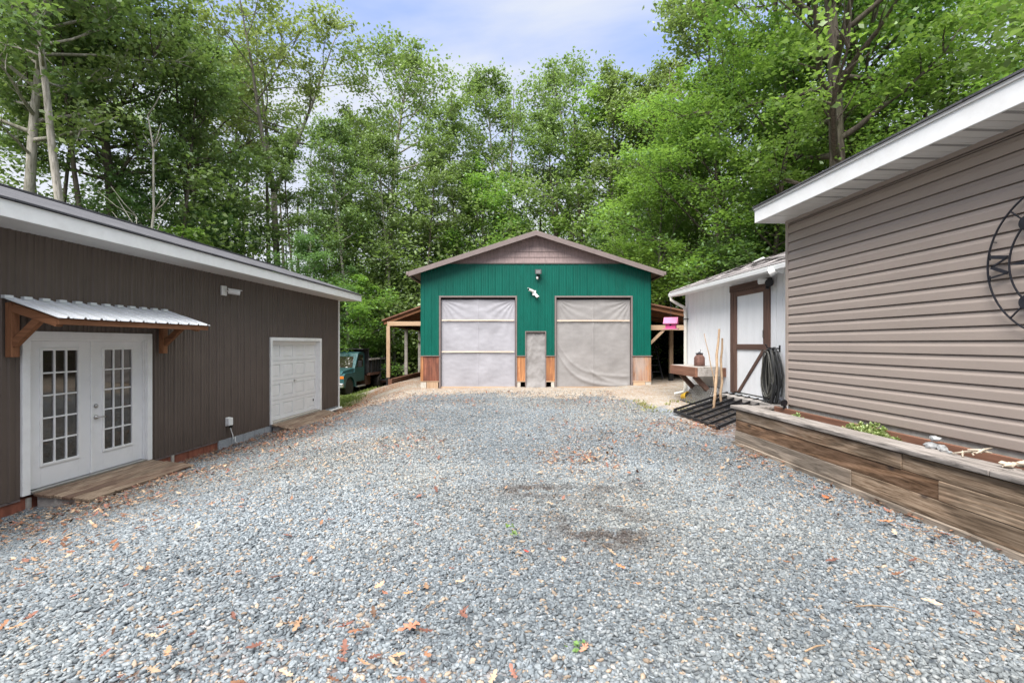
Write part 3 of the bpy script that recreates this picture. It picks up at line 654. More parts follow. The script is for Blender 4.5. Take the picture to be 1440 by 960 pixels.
# canopy over the French doors
can = thing('door_canopy', 'small white corrugated metal canopy on stained wood brackets above the French doors', 'canopy', (-6.8,0,0), BA)
c0, c1 = sB(3)-.02, sB(3)+2.70; od = .78
mb = MB(); pts = []
def canopy_z(y, h=0): return 2.715 + .335*y*1. + h     # y negative outward
prof = []
s = c0
while s < c1 - .01:
    prof += [(s,0),(s+.10,0),(s+.112,.02),(s+.134,.02),(s+.146,0),(s+.17,0),(s+.178,.006),(s+.19,.006),(s+.198,0)]; s += .2286
prof = [p for p in prof if p[0] < c1] + [(c1,0)]
for off in (0, .004):
    b0 = len(mb.v)
    for sx_, hh in prof: mb.v.append((sx_, -.005, canopy_z(-.005, hh+off))); mb.v.append((sx_, -od, canopy_z(-od, hh+off)))
    for i in range(len(prof)-1): q = b0+2*i; mb.f.append((q,q+1,q+3,q+2))
mb.build('roof_sheet', M['galv'], can, fix=False)
for i in range(12): MB().box(c0+.0+i*.2286, min(c0+.10+i*.2286, c1), -.06, -.004, 2.705, 2.745).build('closure_strip', M['galv'], can)
MB().hexa([(c0+.03,-od+.03,canopy_z(-od)-.078),(c1-.03,-od+.03,canopy_z(-od)-.078),(c1-.03,-od+.07,canopy_z(-od)-.078),(c0+.03,-od+.07,canopy_z(-od)-.078),(c0+.03,-od+.03,canopy_z(-od)-.006),(c1-.03,-od+.03,canopy_z(-od)-.006),(c1-.03,-od+.07,canopy_z(-od)+.004),(c0+.03,-od+.07,canopy_z(-od)+.004)]).build('front_board', M['cedarx'], can, bevel=.004)
MB().box(c0+.1, c1-.1, -.06, -.02, 2.59, 2.685).build('ledger_board', M['cedarx'], can)
for i in range(1,4): q = c0+.05+(c1-c0-.1)*i/4; MB().beam((q,-.06,canopy_z(-.06)-.05),(q,-od+.08,canopy_z(-od+.08)-.05),.04,.085).build('rafter', M['cedary'], can)
for q in (sB(11), sB(226)-.02):
    br = MB().box(q-.05, q+.05, -.105, -.02, 1.97, 2.655).build('bracket_post', M['cedar'], can, bevel=.005)
    MB().beam((q,-.105,2.60-.01),(q,-od+.07,canopy_z(-od+.07)-.075),.09,.11).build('bracket_arm', M['cedary'], br, bevel=.005)
    MB().beam((q,-.09,2.13),(q,-.46,2.47),.075,.09).build('bracket_brace', M['cedary'], br, bevel=.005)

def bullet_camera(name, label, loc, rz, heads, group='security cameras'):
    t_ = thing(name, label, 'camera', loc, rz, group)      # local -y points away from the wall
    MB().box(-.075,.075,-.045,0,-.10,.10).build('mounting_box', M['plastic'], t_, bevel=.008)
    for (d, h) in heads:
        d = Vector(d).normalized(); p0 = Vector((0,-.035,h)); p1 = p0 + d*.10
        MB().tube([p0, p0+Vector((0,-.035,0)), p1], [.016,.014,.014], 8).build('swivel_arm', M['plastic'], t_, smooth=True)
        b_ = MB().tube([p1-d*.03, p1+d*.19], .052, 14).beam(p1-d*.04+Vector((0,0,.055)), p1+d*.23+Vector((0,0,.055)), .095, .012).build('camera_body', M['plastic'], t_, bevel=.003)
        MB().tube([p1+d*.191, p1+d*.198], .042, 14).build('camera_lens', M['screen'], b_)
    return t_
q = sB(312); bullet_camera('security_camera', 'white bullet camera on the brown siding below the eave', tuple(Matrix.Rotation(BA,3,'Z') @ Vector((q,-.018,3.24)) + Vector((-6.8,0,0))), BA, [((.55,-.75,-.12),0)])
q = sB(318); ob = thing('outlet_box', 'white weatherproof outlet box low on the brown siding with a dangling cord', 'outlet box', tuple(Matrix.Rotation(BA,3,'Z') @ Vector((q,-.018,.50)) + Vector((-6.8,0,0))), BA)
MB().box(-.06,.06,-.04,0,-.09,.09).build('box', M['plastic'], ob, bevel=.008); MB().box(-.065,.065,-.10,-.04,-.085,.085).build('cover', M['plastic'], ob, bevel=.02)
MB().tube([(0,-.07,-.085),(.01,-.09,-.2),(.04,-.1,-.28),(.0,-.14,-.36),(.08,-.13,-.33),(.02,-.17,-.42),(.10,-.16,-.46)], .009, 6).build('cord', M['plastic'], ob, smooth=True)
MB().box(-.025,.025,-.11,-.06,-.12,-.086).build('plug', M['black'], ob)

# plank ramps
def ramp_thing(sA, sE, out, z_in, z_out, label, nb, skew=0.):
    t_ = thing('plank_ramp', label, 'ramp', (-6.8,0,0), BA, 'plank ramps at the brown building doors')
    for i in range(nb):
        y0, y1 = -.05-(out-.05)*i/nb, -.05-(out-.05)*(i+1)/nb + .013
        za = z_in+(z_out-z_in)*i/nb; zc = z_in+(z_out-z_in)*(i+1)/nb; j = rng.uniform(-.02,.02); k = skew*(i+.5)/nb
        MB().hexa([(sA+j+k,y1,zc-.035),(sE+j+k,y1,zc-.035),(sE+j+k,y0,za-.035),(sA+j+k,y0,za-.035),(sA+j+k,y1,zc),(sE+j+k,y1,zc),(sE+j+k,y0,za),(sA+j+k,y0,za)]).build('deck_board', M['deck'], t_, bevel=.005)
    for q in (sA+.05, (sA+sE)/2, sE-.09):
        MB().hexa([(q+skew,-out+.03,-.2),(q+.04+skew,-out+.03,-.2),(q+.04,-.05,-.2),(q,-.05,-.2),(q+skew,-out+.03,z_out-.037),(q+.04+skew,-out+.03,z_out-.037),(q+.04,-.05,z_in-.037),(q,-.05,z_in-.037)]).build('joist', M['greywood'], t_)
    return t_
ramp_thing(FD[0]+.12, FD[1]-.05, .80, .178, .10, 'brown plank ramp in front of the glazed French doors', 6, .06)
ramp_thing(GD[0]+.02, GD[1]+.12, .66, .17, .02, 'tan plank ramp in front of the white garage door', 5, .1)
wp = thing('drain_pipe', 'short white pipe lying at the far corner of the brown building', 'pipe', (0,0,0))
q0, q1 = (Matrix.Rotation(BA,3,'Z') @ Vector((sv,-.07,.07)) + Vector((-6.8,0,0)) for sv in (GD[1]+.25, S1+.05))
MB().tube([q0,q1], .035, 12).build('pipe', M['plastic'], wp, smooth=False)

# ------------------------------------------------------------------ green garage
FY = 16.5; PM = FY / F
def fx(px): return (px - CX) * PM
def fz(py): return CH - (py - HY) * PM
gar = thing('green_garage', 'green metal garage with brown gable, two wide sheeted bays and a narrow doorway', 'garage', (0, FY, 0))
XL, XR = fx(591.5), fx(915.5); XM = (XL+XR)/2; ZG = fz(544.5)
zr_ = fz(331); slope = .322
gab = lambda x: zr_ - slope*abs(x-XM)
ZW, ZB = fz(500), fz(369.5)
D = {'l': (fx(617.5), fx(727)), 'r': (fx(780), fx(889.5)), 'm': (fx(738.5), fx(768))}
ZD, ZM = fz(416), fz(465.5)
mb = MB(); up = lambda x: min(gab(x), ZB)
P0 = fx(591.5)+.10
for a, b, z in ((XL, D['l'][0], ZW), (D['l'][0], D['l'][1], ZD), (D['l'][1], D['m'][0], ZW), (D['m'][0], D['m'][1], ZM), (D['m'][1], D['r'][0], ZW), (D['r'][0], D['r'][1], ZD), (D['r'][1], XR, ZW)):
    ribbed(mb, a, b, z, up, 0, per=.238, ph=P0, h=.019)
mb.build('front_siding', M['green'], gar, fix=False)
DEP = 11.
mb = MB(); mb.box(XL, XL+.02, .02, DEP, ZG, gab(XL)); mb.box(XR-.02, XR, .02, DEP, ZG, gab(XR)); mb.box(XL+.021, XR-.021, DEP-.02, DEP, ZG, gab(XL)-.05)
mb.build('side_walls', M['green'], gar)
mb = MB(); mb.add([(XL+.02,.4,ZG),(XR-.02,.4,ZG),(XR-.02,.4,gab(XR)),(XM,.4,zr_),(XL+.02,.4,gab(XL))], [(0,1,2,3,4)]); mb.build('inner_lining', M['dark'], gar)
# gable shakes: overlapping rows
mb = MB(); nr = 5; hrow = (zr_-ZB)/nr
for i in range(nr):
    z0 = ZB + i*hrow; z1 = z0 + hrow + .02
    xa = XM - (zr_-z0)/slope; xb = XM + (zr_-z0)/slope; xc = XM - max(0,(zr_-z1))/slope; xd = XM + max(0,(zr_-z1))/slope
    mb.add([(xa,-.030,z0),(xb,-.030,z0),(xd,-.008,z1),(xc,-.008,z1),(xa,.0,z0),(xb,.0,z0)], [(0,1,2,3),(4,5,1,0)])
mb.build('gable_shakes', M['shake'], gar, fix=False)
MB().box(XM-(zr_-ZB)/slope-.05, XM+(zr_-ZB)/slope+.05, -.038, -.002, ZB-.035, ZB-.001).build('gable_trim', M['taupe'], gar)
# roof and barge boards
for sg in (-1, 1):
    ex = fx(577.5)-XM if sg < 0 else fx(929)-XM
    oh = .34; ze = zr_ + .03 - slope*abs(ex)
    p = lambda x, z, y0, y1: [(XM+x, y0, z), (XM+x, y1, z)]
    mb = MB(); th = .05
    mb.hexa([(XM,-oh,zr_+.03),(XM+ex,-oh,ze),(XM+ex,DEP+.3,ze),(XM,DEP+.3,zr_+.03),(XM,-oh,zr_+.03+th),(XM+ex,-oh,ze+th),(XM+ex,DEP+.3,ze+th),(XM,DEP+.3,zr_+.03+th)])
    mb.build('roof_slope', M['taupe'], gar)
    mb = MB(); mb.hexa([(XM,-oh-.03,zr_-.075),(XM+ex,-oh-.03,ze-.105),(XM+ex,-oh-.002,ze-.105),(XM,-oh-.002,zr_-.075),(XM,-oh-.03,zr_+.09),(XM+ex,-oh-.03,ze+.06),(XM+ex,-oh-.002,ze+.06),(XM,-oh-.002,zr_+.09)])
    mb.build('barge_board', M['taupe'], gar, bevel=.004)
    MB().box(*(sorted((XM+ex, XM+ex+sg*.09))), -oh, DEP, ze-.06, ze+.06).build('gutter', M['taupe'], gar, bevel=.02)
    MB().hexa([(XM+ex,-.33,ze-.02),(XM+sg*(XR-XM),-.33,gab(XR)+.02),(XM+sg*(XR-XM),-.02,gab(XR)+.02),(XM+ex,-.02,ze-.02),(XM+ex,-.33,ze),(XM+sg*(XR-XM),-.33,gab(XR)+.029),(XM+sg*(XR-XM),-.02,gab(XR)+.029),(XM+ex,-.02,ze)]).build('eave_return', M['soffit'], gar)
# plywood skirting, footings
zs = fz(535.5)
for a, b, mt in ((XL, D['l'][0], 'ply'), (D['l'][1]+.0, D['m'][0], 'plyo'), (D['m'][1], D['r'][0], 'plyo'), (D['r'][1], XR, 'plyg')):
    pn = MB().box(a, b, -.012, .06, zs, ZW-.022).build('plywood_panel', M[mt], gar)
    MB().box(a-.03, b+.03, -.045, .05, ZW-.02, ZW+.006).build('drip_trim', M['taupe'], gar)
    MB().box(a, b, -.028, .05, zs-.03, zs-.002).build('base_trim', M['pinex'], gar)
MB().box(XL, XL+.09, -.03, -.0125, zs, ZW-.025).build('corner_board', M['plyo'], gar)
for a, b, mt in ((XL+.0, XL+.19, 'concrete'), (XL+.2, D['l'][0]-.03, 'pine'), (D['l'][1]+.01, D['l'][1]+.12, 'concrete'), (D['r'][0]-.12, D['r'][0]-.01, 'concrete'), (D['r'][1]+.02, XR-.2, 'pinex'), (XR-.19, XR, 'concrete')):
    MB().box(a, b, -.02, .07, ZG-.3, zs-.032).build('footing', M[mt], gar, bevel=.008)
# framed openings with plastic sheeting
def tarp(x0, x1, z0, z1, y, mat, fold, seed, corner=0):
    def fn(u, v):
        x = x0+(x1-x0)*u; z = z0+(z1-z0)*v
        n = mnoise.noise(Vector((x*2.2+seed, z*2.2, seed)))*.012 + mnoise.noise(Vector((x*6+seed, z*9, seed*2)))*.005
        # tension lines fanning out of the top corners, sag toward the bottom
        for cx_, sg in ((x0, 1), (x1, -1)):
            dx, dz = (x-cx_)*sg+.02, (z1-z)+.02; an = math.atan2(dz, dx); r = math.hypot(dx, dz)
            n += .012*math.sin(an*22+mnoise.noise(Vector((r*1.5, seed, cx_)))*2.5)*math.exp(-r/.9)*min(1,r*4)
        if fold:
            dx = x-x0; q = (z-z0) - 1.25*math.exp(-dx*1.9)
            n += .032*math.exp(-(q/.07)**2) * (1-v) + .022*math.exp(-((q-.33)/.06)**2)*(1-v)
            q2 = (z-z0) - .75*math.exp(-max(0,dx-.95)*1.7) if dx > .95 else 9
            n += .022*math.exp(-(q2/.07)**2)*max(0,min(1,(dx-.95)/.3))
        n += .018*math.exp(-((u-.5)/.004)**2)
        e = min(u, 1-u)*20; n *= min(1, e)
        return (x, y - n - .02*math.sin(math.pi*u)*math.sin(math.pi*v), z)
    return MB().grid(110, 120, fn).build('plastic_sheet', mat, gar, smooth=True)
for key in 'lr':
    a, b = D[key]; fw = .055
    mb = MB(); mb.box(a, a+fw, -.03, .10, ZG-.02, ZD-fw); mb.box(b-fw, b, -.03, .10, ZG-.02, ZD-fw); mb.box(a, b, -.03, .10, ZD-fw, ZD); mb.build('bay_frame', M['taupe'], gar, bevel=.004)
    sh_ = tarp(a+fw+.015, b-fw-.015, ZG+.02, ZD-fw-.06, .075, M['tarp'] if key == 'l' else M['tarpwarm'], key == 'r', 3.1 if key == 'l' else 8.7)
    MB().box(a+fw, b-fw, .04, .09, ZG-.03, ZG+.022).build('bottom_board', M['pinex'], gar)
    for zz in ([450.2, 494.6] if key == 'l' else [450.8]):
        MB().box(a+fw+.03, b-fw-.04, .012, .032, fz(zz)-.02, fz(zz)+.02).build('batten', M['batten'], sh_, bevel=.004)
a, b = D['m']; mb = MB(); mb.box(a-.0, a+.03, -.03, .08, ZG, ZM-.03); mb.box(b-.03, b, -.03, .08, ZG, ZM-.03); mb.box(a, b, -.03, .08, ZM-.03, ZM); mb.build('door_frame', M['taupe'], gar)
def fnm(u, v):
    x = a+.03+(b-a-.06)*u; z = ZG+.0+(ZM-.04-ZG)*v
    return (x, .05 - mnoise.noise(Vector((x*4, z*3.2, 2)))*.03 - mnoise.noise(Vector((x*12, z*9, 5)))*.009 - .09*max(0,.16-v)*4, z)
MB().grid(40, 90, fnm).build('plastic_sheet', M['tarpwarm'], gar, smooth=True)

fl_ = thing('floodlight', 'black floodlight high on the green wall below the gable', 'light', (fx(756.5), FY-.02, fz(390)))
MB().box(-.06,.06,-.04,0,-.02,.08).build('mounting_plate', M['black'], fl_, bevel=.006)
MB().tube([(0,-.04,.03),(0,-.09,.05),(0,-.1,.10)], .015, 8).build('arm', M['black'], fl_)
hd = MB().add([(-.11,-.19,.08),(.11,-.19,.08),(.08,-.07,.12),(-.08,-.07,.12),(-.11,-.15,.25),(.11,-.15,.25),(.08,-.07,.23),(-.08,-.07,.23)], [(3,2,1,0),(4,5,6,7),(0,1,5,4),(1,2,6,5),(2,3,7,6),(3,0,4,7)]).build('lamp_head', M['black'], fl_, bevel=.006)
MB().add([(-.075,-.1885,.105),(.075,-.1885,.105),(.075,-.1635,.22),(-.075,-.1635,.22)], [(0,1,2,3)]).build('lamp_glass', M['lens'], hd)
MB().tube([(-.03,-.05,.0),(-.03,-.12,-.06)], .035, 10).build('motion_sensor', M['plastic'], fl_)
tw_ = bullet_camera('security_camera', 'white twin headed camera on the green wall between the two bays', (fx(751), FY-.02, fz(412)), 0, [((-.8,-.55,.25),.05), ((.55,-.6,-.65),-.02)]); tw_.scale = (.8,.8,.8)

# lean-to roofs at both sides of the garage
def lean_to(name, label, sg, y0, y1, wid, zi, zo, dark, posts):
    xw = XL if sg < 0 else XR
    t_ = thing(name, label, 'lean-to', (xw, y0, 0)); X_ = lambda d: sg*d
    th = .05; dz = (zi-zo)/wid
    mb = MB(); mb.hexa([(X_(0.02),-.12,zi),(X_(wid+.2),-.12,zo-dz*.2),(X_(wid+.2),y1-y0,zo-dz*.2),(X_(0.02),y1-y0,zi),(X_(0.02),-.12,zi+th),(X_(wid+.2),-.12,zo-dz*.2+th),(X_(wid+.2),y1-y0,zo-dz*.2+th),(X_(0.02),y1-y0,zi+th)])
    mb.build('roof', M['rustwood'], t_)
    n = 6
    for i in range(n):
        y = (y1-y0-.2)*i/(n-1)
        MB().beam((X_(.03),y,zi-.08),(X_(wid+.15),y,zo-dz*.15-.08),.045,.15,(0,0,1)).build('rafter', M['cedarx'], t_)
    MB().beam((X_(.03),-.03,zo-.17),(X_(wid),-.03,zo-.17),.045,.17).build('tie_beam', M['pinex'], t_)
    MB().beam((X_(wid-.05),0,zo-.08-.13),(X_(wid-.05),y1-y0-.1,zo-.08-.13),.09,.17).build('eave_beam', M['cedary'], t_)
    for (d, y) in posts:
        zg = gzf(xw+X_(d), y0+y)
        po = MB().box(X_(d)-.07, X_(d)+.07, y-.07, y+.07, zg-.3, zo-.28+dz*(wid-d)).build('post', M['pine' if y < 1 or dark else 'greywood'], t_, bevel=.008)
        MB().box(X_(d)-.076, X_(d)+.076, y-.076, y+.076, zg-.3, zg+.28).build('post_sleeve', M['dark'], po)
    if dark:
        mb = MB(); mb.box(*sorted((X_(.02),X_(wid+.15))), y1-y0-.05, y1-y0, 0, zi); mb.box(*sorted((X_(wid+.08),X_(wid+.15))), 2.2, y1-y0, .2, zo); mb.build('tarp_wall', M['dark'], t_)
        MB().beam((X_(.05),0,zo-.75),(X_(.6),0,zo-.2),.045,.09).build('brace', M['pine'], t_)
    return t_
LT0 = 19.6
lean_to('lean_to_shed', 'open lean-to with pine posts and stained rafters on the truck side of the green garage', -1, LT0, 27.2, 2.02-.12, fz(433)+.45, 2.14+(HY-449)/F*LT0, False, [(1.86,.0),(1.86,3.3),(1.86,6.6)])
mb = MB(); p0 = at(545,541,19.5); sl = thing('ground_timber', 'rough brown timber lying along the open side of the lean-to', 'timber', (0,0,0))
MB().beam((-4.85,19.5,.62),(-4.55,26.,.60),.16,.22).build('beam', M['rustwood'], sl, bevel=.01)
lean_to('lean_to_shed', 'dark enclosed lean-to between the green garage and the white shed', 1, FY+.4, 26.5, 3.1, fz(427), fz(427)-.62, True, [(1.35,1.7),(3.0,0)])
ld = thing('chair_frame', 'dark metal ladder frame leaning inside the dim enclosed lean-to', 'chair', (5.6, 18.9, .8), R(12))  # added frame with rungs, standing in for faint metal chairs
mb = MB()
for sgn in (-.22,.22): mb.beam((sgn,0,0),(sgn*.7,.45,1.25),.04,.05)
ld_ = mb.build('rail', M['iron'], ld)
for i in range(4): k_ = .2+.2*i; MB().beam((-.2+.06*k_,.45*k_,1.25*k_),(.2-.06*k_,.45*k_,1.25*k_),.03,.03).build('rung', M['iron'], ld)
# ------------------------------------------------------------------ right side frames
RA = math.atan2(1, -.0493)
def frame(D_): return (D_, 0, 0)
def toR(D_, s, y, z): return Matrix.Rotation(RA,3,'Z') @ Vector((s,y,z)) + Vector((D_,0,0))
def sR(D_, px): return D_ / ((px - CX)/F + .0493) * math.hypot(1,.0493)
# taupe house: local x along the wall, +y out toward the yard
HD = 4.2
house = thing('taupe_house', 'taupe house with horizontal vinyl siding, white fascia and vented soffit', 'house', frame(HD), RA)
E = sR(HD, 1106.5); H0, ZS0, ZS1 = -2.5, 1.295, 3.855
c_ = (ZS1-ZS0)/20.5; mb = MB(); b0 = 0
prof = []
for i in range(21):
    z0 = ZS0 + i*c_; z1 = min(z0+c_, ZS1)
    prof += [(-.02,z0+.0005),(.017,z0),(.0175,z0+.004),(.0165,z0+c_*.56),(.0145,z0+c_*.62),(.0085,z0+c_*.70),(.0045,z0+c_*.82),(.002,z0+c_*.925),(-.02,z0+c_*.93)]
prof = [p for p in prof if p[1] <= ZS1]
ns = 30
for i, (y, z) in enumerate(prof):
    for k in range(2): mb.v.append(((H0, E-.055)[k], y, z))
for i in range(len(prof)-1): mb.f.append((2*i, 2*i+2, 2*i+3, 2*i+1))
mb.build('siding', M['beige'], house, fix=False)
MB().box(H0, E-.05, -.1, -.022, ZS0-.005, ZS1).box(E-.15, E, -5, -.1, .5, ZS1).box(H0, H0+.1, -5, -.1, .5, ZS1).build('wall_core', M['beige'], house)
MB().box(E-.055, E+.0, -.06, .024, ZS0-.02, ZS1).build('corner_post', M['taupe'] if False else M['beige'], house, bevel=.004)
MB().box(H0, E-.056, .004, .021, ZS1-.045, ZS1-.001).build('frieze_channel', M['beige'], house)
MB().box(H0, E-.01, -.1, -.012, .3, ZS0-.006).build('foundation', M['concrete'], house)
ov = .40; mb = MB()
pw = .30; s = H0
while s < E+.06:          # soffit panels: grooved, every other with a perforated row
    e = min(s+pw, E+.06)
    mb.box(s+.004, e-.004, .0, ov, ZS1, ZS1+.012); mb.box(s+pw/2-.05, min(s+pw/2+.05,e), .0, ov, ZS1-.004, ZS1)
    s += pw
so_ = mb.build('soffit', M['soffit'], house)
mb = MB(); s = H0+.15; 
while s < sR(HD,1180):
    for k in range(14): mb.box(s-.022, s+.022, .03+k*.026, .040+k*.026, ZS1-.0055, ZS1-.0042)
    s += pw*1.0
mb.build('vent_slots', M['dark'], so_)
mb = MB(); mb.box(H0, E+.06, ov, ov+.02, ZS1-.012, ZS1+.165); mb.box(E+.06, E+.08, -2.5, ov+.02, ZS1-.012, ZS1+.165); mb.build('fascia', M['white'], house, bevel=.003)
MB().box(H0, E+.085, ov+.0, ov+.035, ZS1+.167, ZS1+.195).build('drip_edge', M['soffit'], house)
MB().hexa([(H0,ov+.05,ZS1+.197),(E+.1,ov+.05,ZS1+.197),(E+.1,-2.5,ZS1+1.1),(H0,-2.5,ZS1+1.1),(H0,ov+.05,ZS1+.215),(E+.1,ov+.05,ZS1+.215),(E+.1,-2.5,ZS1+1.12),(H0,-2.5,ZS1+1.12)]).hexa([(H0,-2.501,ZS1+1.1),(E+.1,-2.501,ZS1+1.1),(E+.1,-5.4,ZS1+.1),(H0,-5.4,ZS1+.1),(H0,-2.501,ZS1+1.12),(E+.1,-2.501,ZS1+1.12),(E+.1,-5.4,ZS1+.12),(H0,-5.4,ZS1+.12)]).build('roof', M['roofdark'], house)

# big metal compass on the wall
cs, cz, CR, CI = sR(HD-.055,1388.5)-.60, 2.765, .60, .432
cmp_ = thing('wall_compass', 'large round dark metal compass ornament hung on the taupe siding', 'wall ornament', tuple(toR(HD, cs, .055, cz)), RA)
def ring(r, w_, d=.006):
    mb = MB(); n = 72
    for k in range(n):
        for rr, yy in ((r-w_,-d),(r+w_,-d),(r+w_,d),(r-w_,d)): th = 2*math.pi*k/n; mb.v.append((rr*math.cos(th), yy, rr*math.sin(th)))
    for k in range(n):
        for j in range(4): mb.f.append((4*k+j, 4*k+(j+1)%4, 4*((k+1)%n)+(j+1)%4, 4*((k+1)%n)+j))
    return mb
ring(CR, .0048).build('outer_ring', M['iron'], cmp_); ring(CI, .0045).build('inner_ring', M['iron'], cmp_)
for k in range(4):
    th = R(45+90*k); d = Vector((math.cos(th),0,math.sin(th))); p = d*CI
    dk = MB().lathe([(.001,-.005),(.056,-.005),(.056,.005),(.001,.005)], p, 26, Matrix.Rotation(R(90),3,'X')).build('disc', M['iron'], cmp_)
    MB().beam(p+d*.055, d*(CR-.004), .008, .012, (0,1,0)).build('spoke', M['iron'], dk)
for k in range(4):       # tapered needles from the hub to the inner ring
    th = R(90*k); d = Vector((math.cos(th),0,math.sin(th))); q = Vector((-d.z,0,d.x))
    pts = [d*.05+q*.012, d*.16+q*.035, d*.415+q*.004, d*.415-q*.004, d*.16-q*.035, d*.05-q*.012]
    mb = MB(); mb.add([p+Vector((0,-.006,0)) for p in pts]+[p+Vector((0,.006,0)) for p in pts], [(0,1,2,3,4,5),(11,10,9,8,7,6)]+[(i,i+6,(i+1)%6+6,(i+1)%6) for i in range(6)]); mb.build('needle', M['iron'], cmp_)
MB().lathe([(.001,-.009),(.07,-.009),(.07,.009),(.001,.009)], (0,0,0), 26, Matrix.Rotation(R(90),3,'X')).build('hub', M['iron'], cmp_)
# the W between the rings on the far side, its feet toward the hub (local +x points away along the wall)
mb = MB(); ro, ri = CR-.010, CI+.012; wz = [(.088,ro,.062,ri,.030),(.030+.032,ri,.0,ro-.02,.012),(.0,ro-.02,-.062,ri,.026),(-.062,ri,-.088,ro,.012)]
for za_, ra_, zb_, rb_, th_ in wz: mb.beam((ra_,0,za_),(rb_,0,zb_), .012, th_, (0,0,1))
mb.beam((ro-.004,0,.06),(ro-.004,0,.112),.012,.014,(1,0,0)); mb.beam((ro-.004,0,-.112),(ro-.004,0,-.066),.012,.014,(1,0,0))
mb.build('letter', M['iron'], cmp_)
mb = MB()
for k in range(4): th = R(90*k+20); mb.tube([(CR*math.cos(th),0,CR*math.sin(th)),(CR*math.cos(th),-.04,CR*math.sin(th))], .004, 6)
mb.build('standoff', M['iron'], cmp_)

# ------------------------------------------------------------------ timber planter
PD = 3.62; pl = thing('timber_planter', 'long raised planter of weathered timbers with grey cap boards along the taupe house', 'planter', frame(PD), RA)
PE = 7.22; P0_ = -1.2; ztop = 1.232
hb = [( .52, .718, 'timberg'), (.72, .878, 'timber'), (.88, 1.038, 'timberr'), (1.04, 1.178, 'timber')]
rngp = random.Random(3)
for r, (z0, z1, mt) in enumerate(hb):
    cuts = [P0_, [3.2,4.9,3.95,4.3][r], PE-.02*r]
    for i in range(2):
        y = rngp.uniform(-.006,.006) + (0 if r else .03)
        MB().box(cuts[i]+.002, cuts[i+1]-.002, -.05+y, .0+y, z0, z1).build('face_board', M[{(2,0):'timber',(1,1):'timberg'}.get((r,i), mt)], pl, bevel=.006)
for r in range(4): MB().box(PE-.055, PE-.005, -.60, -.052, hb[r][0], hb[r][1]).build('end_board', M['timber'], pl, bevel=.006)
for a, b in ((P0_, 3.52), (3.526, PE+.06)):
    MB().box(a, b, -.235, .03, ztop-.042, ztop + (0 if a < 0 else .003)).build('cap_board', M['cap'], pl, bevel=.007)
MB().box(PE-.16, PE+.04, -.58, -.237, ztop-.042, ztop-.003).build('cap_board', M['cap'], pl, bevel=.006)
MB().box(P0_, PE-.17, -.535, -.50, 1.14, ztop+.01).build('back_board', M['rustwood'], pl, bevel=.006)
mb = MB(); mb.grid(120, 8, lambda u, v: (P0_+.05+(PE-P0_-.12)*u, -.50+.44*v, 1.085+.05*mnoise.noise(Vector((u*40,v*4,1)))+.02*mnoise.noise(Vector((u*160,v*16,3))))); mb.build('soil', M['soil'], pl, smooth=True)

# plants and oddments in the planter
def rosettes(name, label, px, s_len, wid, hgt, n, seed, cat='plant'):
    r_ = np.random.RandomState(seed); s0 = sR(4.0, px); root = thing(name, label, cat, tuple(toR(3.98, s0, 0, 1.12)), RA)
    V, Q, C = [], [], []
    for i in range(n):
        u = r_.uniform(-1,1); c = np.array([u*s_len, r_.uniform(-wid,wid), (1-u*u)*hgt*r_.uniform(.3,1.)+.0])
        for j in range(15):
            a = r_.uniform(0,6.283); el = r_.uniform(.2,1.35); l = r_.uniform(.03,.065); d = np.array([math.cos(a)*math.cos(el), math.sin(a)*math.cos(el), math.sin(el)]); sd_ = np.array([-math.sin(a),math.cos(a),0])*l*.22; up = np.array([0,0,.012])
            b = len(V); V += [c, c+d*l*.55+sd_+up, c+d*l, c+d*l*.55-sd_+up]; Q.append((b,b+1,b+2,b+3)); col = (r_.rand(), r_.rand(), 0); C += [col]*4
    np_mesh('leaves', np.array(V), np.array(Q), M_succ, np.array(C), parent=root)
    return root
M_succ = leafmat('pale_succulent_leaf', (.16,.27,.07), (.42,.50,.24), .2, (.3,.4,.05))
rosettes('succulent_plant', 'bushy pale green succulent spilling over the middle of the planter', 1221, .30, .12, .16, 120, 4)
rosettes('succulent_plant', 'tiny lime green plant at the far end of the planter by the corner post', 1119, .16, .09, .07, 30, 9)
def pebble(mb, c, r, sq, seed):
    r_ = random.Random(seed); base = len(mb.v)
    for x, y, z in ico: k = r*(1+r_.uniform(-.25,.25)); mb.v.append((c[0]+x*k*sq[0], c[1]+y*k*sq[1], c[2]+z*k*sq[2]))
    mb.f += [tuple(base+i for i in f) for f in icof]
def on_planter(px, dy, z): return toR(PD, sR(PD+.2, px), -.16+dy, z)
# a pile of grey stones: each stone is its own thing
for i, (px, dy, z, r, sq) in enumerate([(1300,-.10,.03,.042,(1.3,.9,.7)),(1309,-.06,.035,.048,(1,1,.8)),(1318,-.09,.03,.045,(1.2,.8,.7)),(1305,-.10,.095,.038,(1.2,.9,.7)),(1313,-.08,.10,.036,(1,.9,.8)),(1327,-.05,.025,.038,(1.3,.8,.7)),(1337,-.04,.02,.03,(1.5,.7,.6))]):
    mb = MB(); pebble(mb, (0,0,0), r, sq, 40+i); o = mb.build('stone', M['stone'], smooth=False); o.location = on_planter(px, dy, ztop+z-.012); o.rotation_euler[2] = RA + i
    tag(o, ['flat grey stone at the far foot of the little stone heap on the planter','rounded grey stone in the middle of the stone heap on the planter','broad grey stone beside the middle of the stone heap on the planter','small grey stone stacked on top at the far side of the stone heap','small pale stone stacked on top of the heap near its middle','grey stone at the near foot of the little stone heap','narrow tan stone at the very end of the heap nearest the sticks'][i], 'stone', 'stones heaped on the planter')
